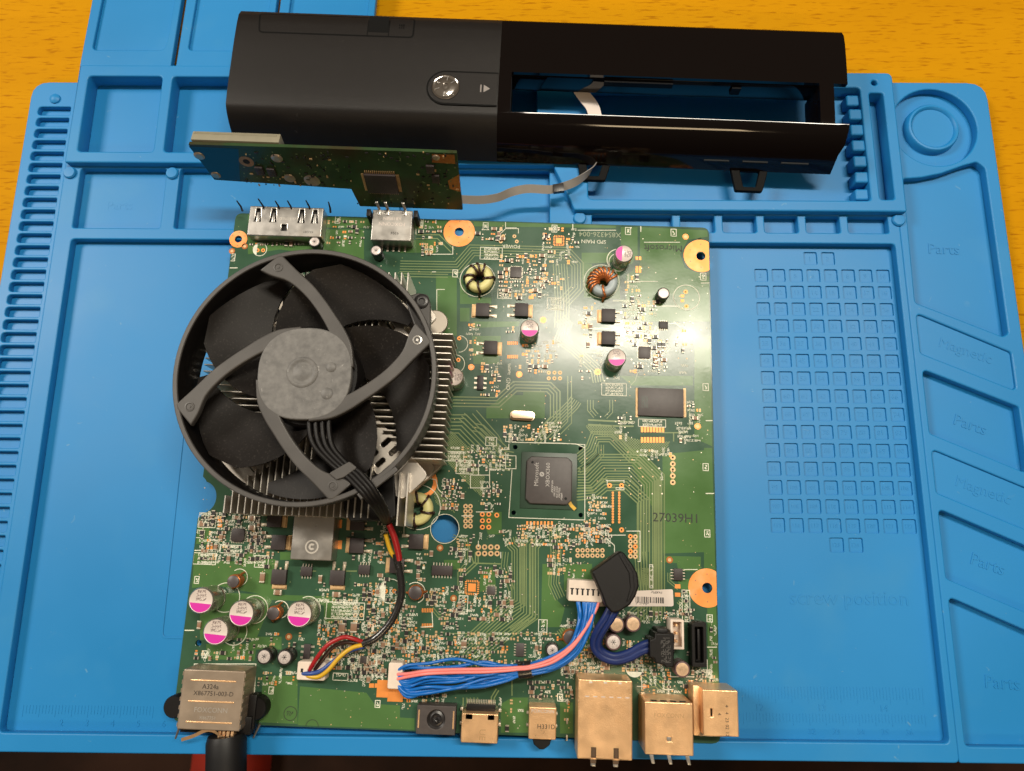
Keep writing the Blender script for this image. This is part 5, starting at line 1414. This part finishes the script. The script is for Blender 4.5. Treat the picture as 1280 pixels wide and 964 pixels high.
x, y = duv(308, 202); q = MB(); q.ring(x, y, 1.4, 3.0, .06, 28); q.build('copper_ring', M['wirecopper'], dbt, smooth=0); q = MB(); q.disc(x, y, 1.38, .05, 20); q.build('hole', M['hole'], dbt, smooth=0)
c4 = [duv(*p) for p in ((461, 241), (503, 242), (494, 214), (451, 213))]
cx = sum(p[0] for p in c4) / 4; cy = sum(p[1] for p in c4) / 4
q = MB(); q.box(cx - 6.6, cx + 6.6, cy - 5.6, cy + 5.6, .1, 1.5); cq = q.build('chip', M['chip'], dbt, bevel=.15)
q = MB()
for k in range(16):
    for s_ in (-1, 1):
        q.box(cx - 6 + k * .8 - .18, cx - 6 + k * .8 + .18, cy + s_ * 6.2 - .7, cy + s_ * 6.2 + .7, .02, .5)
        q.box(cx + s_ * 7.2 - .7, cx + s_ * 7.2 + .7, cy - 5 + k * .66 - .15, cy - 5 + k * .66 + .15, .02, .5)
q.build('pins', M['pad'], cq, smooth=0)['kind'] = 'stuff'
q = MB(); rd = random.Random(5); dn = MB()
for _ in range(330):
    px, py = rd.uniform(305, 572), rd.uniform(190, 256)
    if py > 190 + (px - 235) * .0 + 42 and px < 446: continue
    if 440 < px < 512 and 206 < py < 248: continue
    x, y = duv(px, py); a, b = rd.choice(((1.2, .6), (.6, 1.2), (.5, .5)))
    if rd.random() < .5: q.box(x - a / 2, x + a / 2, y - b / 2, y + b / 2, 0, .4, rd.choice((0, 1, 1, 1)))
    else: dn.rect(x, y, a * .7, b * .7, .05, 0)
q.build('small_components', [M['pad'], M['resbody']], dbt, smooth=0)['kind'] = 'stuff'
dn.build('traces', M['trace'], dbt, smooth=0)['kind'] = 'stuff'
for px, py in ((325, 212), (340, 214), (538, 210), (545, 222)):
    x, y = duv(px, py); q = MB(); q.box(x - 1.6, x + 1.6, y - 2.2, y + 2.2, 0, 1.2); q.build('component', M['chip'], dbt, bevel=.15)
(xa, ya), (xb, yb_) = duv(237, 181), duv(361, 185)
q = MB(); q.box(xa + .5, xb - 4, ya - 6, ya + 1.3, -6.0, -1.6); sl_ = q.build('ivory_socket', M['ivory'], dbt, bevel=.3)
q = MB()
for k in range(int((xb - xa - 6) / .8)): q.box(xa + 1.2 + k * .8, xa + 1.6 + k * .8, ya + 1.2, ya + 1.45, -5.8, -4.6)
q.build('ribs', M['ivory'], sl_, smooth=0)['kind'] = 'stuff'

# ================================================================== front panel
PNL = Frame(-2.6)
pn_o = Vector((0, 195, 0)); pw = rot2(-2.6, 0, 195)
pan = thing('front_panel', 'long black console front panel, half matte half glossy, with an open drive slot', 'front panel', (pw[0], pw[1], 9.8), -2.6)
PZ = 9.8
# cross-section from the back edge over the top to the front lip (y, z)
PROF = [(226.0, 9.9), (226.4, 18), (226.0, 24), (224.6, 27.6), (221.5, 29.4), (217, 30.0), (210, 30.3), (203, 30.4), (196.9, 30.3), (192, 30.3), (187, 30.2), (182.5, 30.1), (178.0, 29.8), (177.0, 29.63), (175.7, 29.1), (173.6, 27.4), (171.0, 24.4), (168.6, 20.6), (166.4, 16.4), (164.2, 12.0)]
def shell(name, xs, material, skip, bow):
    bm = bmesh.new(); g = []
    for i, x in enumerate(xs):
        g.append([bm.verts.new((bow(x, y) * S, (y - 195) * S, (z - PZ) * S)) for y, z in PROF])
    for i in range(len(xs) - 1):
        for j in range(len(PROF) - 1):
            if skip(xs[i], xs[i + 1], PROF[j][0], PROF[j + 1][0]): continue
            bm.faces.new((g[i][j], g[i][j + 1], g[i + 1][j + 1], g[i + 1][j]))
    bmesh.ops.delete(bm, geom=[v for v in bm.verts if not v.link_faces], context='VERTS')
    bmesh.ops.recalc_face_normals(bm, faces=bm.faces)
    if sum(f.normal.z for f in bm.faces) < 0: bmesh.ops.reverse_faces(bm, faces=bm.faces)
    bmesh.ops.solidify(bm, geom=bm.faces[:], thickness=2.2 * S)
    for f in bm.faces: f.smooth = True
    for e in bm.edges:
        if len(e.link_faces) == 2 and e.calc_face_angle(0) > radians(38): e.smooth = False
    me = bpy.data.meshes.new(name); bm.to_mesh(me); bm.free(); me.materials.append(material)
    return put(name, me, pan)
def bowL(x, y):
    return x
xsL = [-133.6, -133.2, -132.4, -131, -128, -120, -100, -75, -50, -30, -16.03]
msh = shell('matte_shell', xsL, M['panel'], lambda a, b, c, d: False, lambda x, y: x)
msh['label'] = 'matte black left half with round chrome button'
xsR = [-16.0, -12, -10.6, 10, 40, 70, 100, 122.4, 128.6, 133, 134.6]
def skipR(a, b, c, d):
    if c <= 197.0 and d >= 177.9:
        return (a >= -10.7 and b <= 122.5) or a >= 128.5
    return False
gsh = shell('glossy_shell', xsR, M['gloss'], skipR, lambda x, y: x - (1.2 if (y < 170 and x > 130) else 0))
gsh['label'] = 'glossy black right half with long drive slot'
def pp(name, mbx, m_, **kw): return mbx.build(name, m_, pan, (0, -195, -PZ), **kw)
q = MB(); q.add([(-133.3, y, z) for y, z in PROF] + [(-131.2, y, z) for y, z in PROF], [tuple(range(len(PROF))), tuple(range(2 * len(PROF) - 1, len(PROF) - 1, -1))]); pp('left_cheek', q, M['panel'], smooth=0)
# slot walls and end post
q = MB(); q.box(-10.6, 122.6, 196.6, 197.8, 18, 28.2); pp('slot_wall', q, M['gloss'], bevel=.2)
q = MB(); q.box(-10.6, 134.0, 176.2, 177.4, 17, 27.6); pp('slot_wall', q, M['gloss'], bevel=.2)
q = MB(); q.box(122.4, 128.4, 177.0, 197.4, 14, 27.8); pp('slot_post', q, M['gloss'], bevel=.4)
q = MB(); q.box(-16.2, -10.4, 176.0, 198.0, 12, 27.8); pp('slot_post', q, M['panelin'], bevel=.3)
q = MB(); q.box(30, 60, 195.6, 196.7, 24.5, 27.5); q.build('slot_rib', M['panelin'], pan, (0, -195, -PZ)); 
q = MB(); q.box(86, 90, 195.4, 196.7, 22, 26.5); q.build('slot_rib', M['panelin'], pan, (0, -195, -PZ))
# chrome power button in its pill-shaped surround, eject key
pill = [(-39 + 8.2 * cos(radians(a)), 188 + 8.2 * sin(radians(a))) for a in range(90, 271, 9)]
grv = MB(); out_ = [(x, y) for x, y in pill] + [(-16.4, 179.8), (-16.4, 196.2)]; inn = [(-39 + 7.5 * cos(radians(a)), 188 + 7.5 * sin(radians(a))) for a in range(90, 271, 9)] + [(-16.4, 180.5), (-16.4, 195.5)]
grv.mesh(plate_mesh(out_, [[(x if i < len(inn) - 2 else -16.9, y) for i, (x, y) in enumerate(inn)]], 29.7, 30.50, 0)); pp('button_groove', grv, M['groove'], smooth=0)
q = MB(); q.mesh(plate_mesh([(x, y) for x, y in inn], [circle(-38.9, 188.2, 6.1, 40)], 29.8, 30.62, .15, 1)); pp('key_plate', q, M['panel'])
q = MB(); q.lathe(-38.9, 188.2, [(6.0, 30.0), (6.0, 30.7), (5.6, 31.0), (5.0, 30.7), (4.0, 31.0), (2.2, 31.4), (1.5, 31.3), (1.3, 30.9), (.8, 30.8), (0, 31.2)], 48); pb = pp('power_button', q, M['chrome'], smooth=50)
for a in (35, 80, 150, 200, 262, 318):
    q = MB(); q.box(-38.9 + 1.8, -38.9 + 4.8, 188.2 - .12, 188.2 + .12, 31.0, 31.28, 0, a, (-38.9, 188.2)); q.build('facet_line', M['steel'], pb)
q = MB(); q.sheet([(-22.4, 189.9), (-22.4, 186.3), (-19.6, 188.1)], 30.64); q.rect(-23.6, 188.1, .55, 3.6, 30.64); pp('eject_symbol', q, M['greyprint'], smooth=0)
# flap over the front ports
dg = MB(); dg.mesh(plate_mesh(rpoly([(-124.2, 223.2), (-123.0, 212.0), (-54.9, 212.0), (-54.9, 223.2)], 1.6), [rpoly([(-123.7, 222.8), (-122.5, 212.5), (-55.4, 212.5), (-55.4, 222.8)], 1.4)], 29.2, 30.42, 0)); 
flat_groove = MB()
def surf_z(y):
    for (y0, z0), (y1, z1) in zip(PROF, PROF[1:]):
        if y1 <= y <= y0: return z0 + (z1 - z0) * (y0 - y) / (y0 - y1)
    return 30
def gline(pts, w=.5):
    L_ = []
    for (x0, y0), (x1, y1) in zip(pts, pts[1:]):
        n_ = max(1, int(hypot(x1 - x0, y1 - y0) / 2))
        for k in range(n_): L_.append((x0 + (x1 - x0) * k / n_, y0 + (y1 - y0) * k / n_))
    L_.append(pts[-1])
    V = [Vector(p) for p in L_]; vs2 = []
    for i, p in enumerate(V):
        t = (V[min(i + 1, len(V) - 1)] - V[max(i - 1, 0)]).normalized(); n2 = Vector((-t.y, t.x)) * w / 2
        for s_ in (1, -1): a = p + n2 * s_; vs2.append((a.x, a.y, surf_z(a.y) + .05))
    flat_groove.add(vs2, [(2 * i + 1, 2 * i + 3, 2 * i + 2, 2 * i) for i in range(len(V) - 1)])
cr4 = rpoly([(-124.2, 222.6), (-123.0, 212.2), (-54.9, 212.2), (-54.9, 222.6)], 1.8, 4); gline(cr4 + [cr4[0]], .8); gline([(-75.2, 222.4), (-75.2, 212.3)], .5); gline([(-65.8, 222.4), (-65.8, 212.3)], .5)
pp('flap_groove', flat_groove, M['groove'], smooth=0)
q = MB(); q.rect(-70.5, 217.4, 8.8, 9.6, 30.1 + .02); pp('flap_window', q, M['groove'], smooth=0)
q = MB()
for k in range(3): q.rect(-61.2 + k * .9, 218.4, .55, 1.0, 30.08); q.rect(-61.2 + k * .9, 217.0, .55, .8, 30.08)
pp('port_symbol', q, M['groove'], smooth=0)
# mounting lugs under the front lip
def lug(x0, x1, y0, y1):
    q_ = MB(); q_.mesh(plate_mesh(rpoly([(x0, y1), (x1, y1), (x1 - 3, y0), (x0 + 2, y0)], 1.0), [rpoly([(x0 + 4, y1 - 1.5), (x1 - 4, y1 - 1.5), (x1 - 6, y0 + 2), (x0 + 5.5, y0 + 2)], .6)], 9.95, 12.2, .3)); return q_
pp('mounting_lug', lug(89, 106, 154.6, 166), M['groove']); pp('mounting_lug', lug(20, 36, 157, 168), M['groove'])  # lugs painted in the darker groove black to stand for shade under the lip
for x0, x1 in ((76, 87), (93, 104), (110, 122)):
    q = MB(); q.box(x0, x1, 166.0, 167.2, 15.8, 16.8); pp('vent_slot', q, M['hole'])
q = MB(); q.box(-128, 130, 222, 225.0, 9.9, 18); pp('back_rib', q, M['panelin'])

# ================================================================== grey ribbon cable
rc = thing('ribbon_cable', 'flat grey ribbon cable running from the front panel behind the small board', 'cable', tuple(ray_to(690, 237, 10)), 0)
ro = ray_to(690, 237, 10)
def ribbon(path, width, ups, th=.35):
    P3 = spline([ray_to(*p) - ro for p in path], 8); U = spline(ups, 8)
    m_ = MB(); rows = []
    for i, p in enumerate(P3):
        t = (P3[min(i + 1, len(P3) - 1)] - P3[max(i - 1, 0)]).normalized(); u = U[i].normalized(); u = (u - t * u.dot(t)).normalized(); n_ = t.cross(u)
        rows += [p + u * width / 2 + n_ * th / 2, p - u * width / 2 + n_ * th / 2, p - u * width / 2 - n_ * th / 2, p + u * width / 2 - n_ * th / 2]
    F = [(i * 4 + k, i * 4 + (k + 1) % 4, i * 4 + 4 + (k + 1) % 4, i * 4 + 4 + k) for i in range(len(P3) - 1) for k in range(4)]
    F += [(0, 1, 2, 3), tuple(len(rows) - 4 + k for k in (3, 2, 1, 0))]
    m_.add(rows, F); return m_
rb_ = ribbon([(744, 204, 11.6), (738, 214, 13.5), (722, 226, 15), (705, 233, 15), (688, 237, 15), (660, 236, 16), (640, 240, 16), (622, 247, 16), (600, 250, 16), (570, 249, 17)], 3.7,
             [(.6, .6, .6), (.5, .7, .5), (.35, .8, .5), (.2, .8, .6), (.1, .8, .6), (.1, .8, .6), (.2, .8, .6), (.2, .7, .7), (.1, .7, .7), (.1, .7, .7)])
rb_.build('ribbon', M['ffc'], rc, smooth=60)
q = MB(); v = ray_to(698, 236, 15.2) - ro; q.box(v.x - 2.4, v.x + 2.4, v.y - 1.9, v.y + 1.9, v.z - 1.0, v.z + 1.2, 0, 8); q.build('black_clip', M['sleeve'], rc, bevel=.2)
rb2 = ribbon([(722, 108, 17), (730, 120, 15.5), (740, 133, 14.5), (744, 146, 13.5), (745, 156, 13)], 6.0, [(1, .2, 0)] * 5)
rb2.build('label_strip', M['label'], rc, smooth=60)

# ================================================================== blue and pink wire harness
wh = thing('wire_harness', 'bundle of blue and pink wires with white and black plugs lying across the motherboard', 'cable', tuple(ray_to(655, 838, 9)), 0)
wo = ray_to(655, 838, 9)
def hv(px, py, z): return ray_to(px, py, z) - wo
rw = random.Random(21)
N = 14
for k in range(N):
    t = k / (N - 1); pinkw = k in (2, 3)
    y0 = 838 + 20 * t
    sag = (t - .30) * 38
    j = lambda a: rw.uniform(-a, a)
    if pinkw: sag = -3 + 5 * (k - 2); y0 = 842 + (k - 2) * 7
    pts = [(497, y0, 13.5), (510, y0 + sag * .5 + j(1), 15 + j(1)), (535, 838 + 5 * t + sag * .85 + j(4), 17 + j(2)), (570, 837 + 4 * t + sag * .9 + j(5), 18 + j(2)), (605, 837 + 4 * t + sag * .7 + j(4), 18 + j(2)),
           (632, 836 + 5 * t + sag * .35 + j(1.5), 17.5 + j(1)), (648, 832 + 13 * t, 17 + 1.5 * sin(k * 2.1)), (663, 830 + 13 * t, 17 + 1.5 * sin(k * 2.1)),
           (690 + 4 * t, 821 + 15 * t + j(1), 17 + j(1)), (712 + 9 * t, 806 + 12 * t + j(1), 17 + j(1)), (722 + 14 * t, 784 + 6 * t, 17 + j(1)), (724 + 18 * t, 768, 17 + j(.6)), (722 + 24 * t, 754, 16.5), (721 + 26 * t, 748, 16)]
    if pinkw: pts = [(a_, b_, c_ + 2.6) if 0 < i_ < 6 else (a_, b_, c_ + 1.2) for i_, (a_, b_, c_) in enumerate(pts)]
    if pinkw: d_ = (k - 2) * 3.6; pts[:8] = [(497, 843 + d_ * 1.6, 14), (512, 842 + d_, 16.5), (535, 838.5 + d_, 20), (570, 837 + d_, 21), (605, 836.5 + d_, 21), (632, 835.5 + d_ * .8, 20), (648, 834.5 + d_ * .6, 19.6), (663, 833 + d_ * .6, 19.6)]
    if pinkw: pts[8:] = [(690, 824 + (k - 2) * 4, 18.5), (714, 808 + (k - 2) * 3, 19), (732, 786, 18), (742, 768, 17.5), (748, 755, 17), (749, 748, 16)]
    q = MB(); q.tube(spline([hv(*p) for p in pts], 6), .63, 8); q.build('wire', M['pink'] if pinkw else M['blue'], wh, smooth=60)
q = MB(); tp = [hv(647.5, 838, 17), hv(655, 837.5, 17), hv(664, 836, 17)]; q.tube(tp, 3.25, 16, 0, .8, Vector((0, 0, 1))); q.build('tape', M['tubing'], wh, smooth=60)
# white six-way plug
v = hv(732, 739, ZT + 10); ang = -3
q = MB(); q.mesh(plate_mesh(rrect(-6.6, 6.6, -4.0, 4.0, .5), [], v.z - 10.2, v.z, .35)); wp = q.build('white_plug', M['plasticwhite'], wh, (v.x, v.y, 0), ang)
for k in range(6):
    q = MB(); q.box(-5.6 + k * 2.05, -4.9 + k * 2.05, -1.6, .8, v.z - .4, v.z + .02); q.box(-6.0 + k * 2.05, -4.5 + k * 2.05, .5, .9, v.z - .4, v.z + .025); q.build('latch_slot', M['hole'], wp)
# angled black drive plug with its flat navy cable
bz = 25.0
poly = [hv(*p, bz) for p in ((739.5, 715), (776, 688.5), (781, 692), (791, 706), (797.5, 718), (799, 733), (795, 745), (788, 756), (776, 764), (765, 766.5), (757, 757.5), (753, 746))]
q = MB(); q.mesh(plate_mesh(rpoly([(p.x, p.y) for p in poly], 1.2, 3), [], 6.0, 16.0, .7)); bp_ = q.build('drive_plug', M['plasticblack'], wh)
poly = [hv(*p, bz) for p in ((776, 691), (791, 715), (793, 735), (787, 750), (783, 752), (788, 734), (786, 716), (773, 693))]
q = MB(); q.mesh(plate_mesh([(p.x, p.y) for p in poly], [], 15.8, 16.5, .2)); q.build('ridge', M['plasticblack'], bp_)
for px, py in ((763.5, 749), (772, 755)): 
    p = hv(px, py, bz); q = MB(); q.disc(p.x, p.y, .5, 16.02, 12); q.build('hole', M['hole'], bp_, smooth=0)
for k in range(2):
    o_ = k * 7.5
    pts = [(764 + o_, 758, 20), (757 + o_, 772, 19.5), (748 + o_ * .9, 786, 18), (742 + o_ * .8, 800, 16), (744 + o_ * .7, 812 - o_ * .2, 14.5), (754 + o_ * .5, 822 - o_ * .6, 14), (770, 826.5 - o_ * .8, 14), (788, 822 - o_ * .9, 14.5), (803, 814 - o_, 15), (816, 810.5 - o_, 15)]
    q = MB(); q.tube(spline([hv(*p) for p in pts], 7), 1.5, 10, 0, .7, Vector((0, 0, 1))); q.build('flat_cable', M['navy'], wh, smooth=60)
q = MB(); poly = [hv(*p, ZT + 11) for p in ((818.5, 791), (843, 792), (842, 834), (832, 835), (830, 831.5), (819, 829), (818, 823), (812, 822), (812, 799), (818, 798))]
q.mesh(plate_mesh(rpoly([(p.x, p.y) for p in poly], .5, 2), [], -1.4, 10.2, .5)); sp2 = q.build('serial_plug', M['plasticblack'], wh)
q = MB()
p0, p1 = hv(821, 786, ZT + 9), hv(835, 793, ZT + 9)
q.box(p0.x, p1.x, p1.y, p0.y, -1.4, 8.0); q.build('key_block', M['plasticblack'], sp2, bevel=.4)
for k in range(2):
    a = hv(829 + 6 * k, 812, ZT + 11); q = MB(); glyphs(q, a.x, a.y, 1.6, 7, 90, 10.23, .22); q.build('raised_letters', M['strut'], sp2, smooth=0)

# ================================================================== power cable hanging off the edge
pc = thing('power_cable', 'thick black cable plugged into the tarnished power socket at the table edge', 'cable', tuple(ray_to(283, 935, 14)), 0)
po = ray_to(283, 935, 14)
q = MB(); q.tube([ray_to(283, 918, 15) - po, ray_to(283, 926, 15) - po, ray_to(283, 945, 15) - po, ray_to(282.5, 975, 15) - po, ray_to(282, 1010, 14) - po], [6.6, 7.3, 7.3, 7.3, 6.4], 28); q.build('plug_grip', M['cable'], pc, smooth=50)
q = MB(); q.tube(spline([ray_to(282, 1005, 14) - po, ray_to(281, 1060, 8) - po, ray_to(280, 1090, -40) - po, ray_to(280, 1060, -160) - po, ray_to(282, 1040, -400) - po, ray_to(300, 1040, -716) - po], 8), 3.4, 16); q.build('cord', M['cable'], pc, smooth=60)
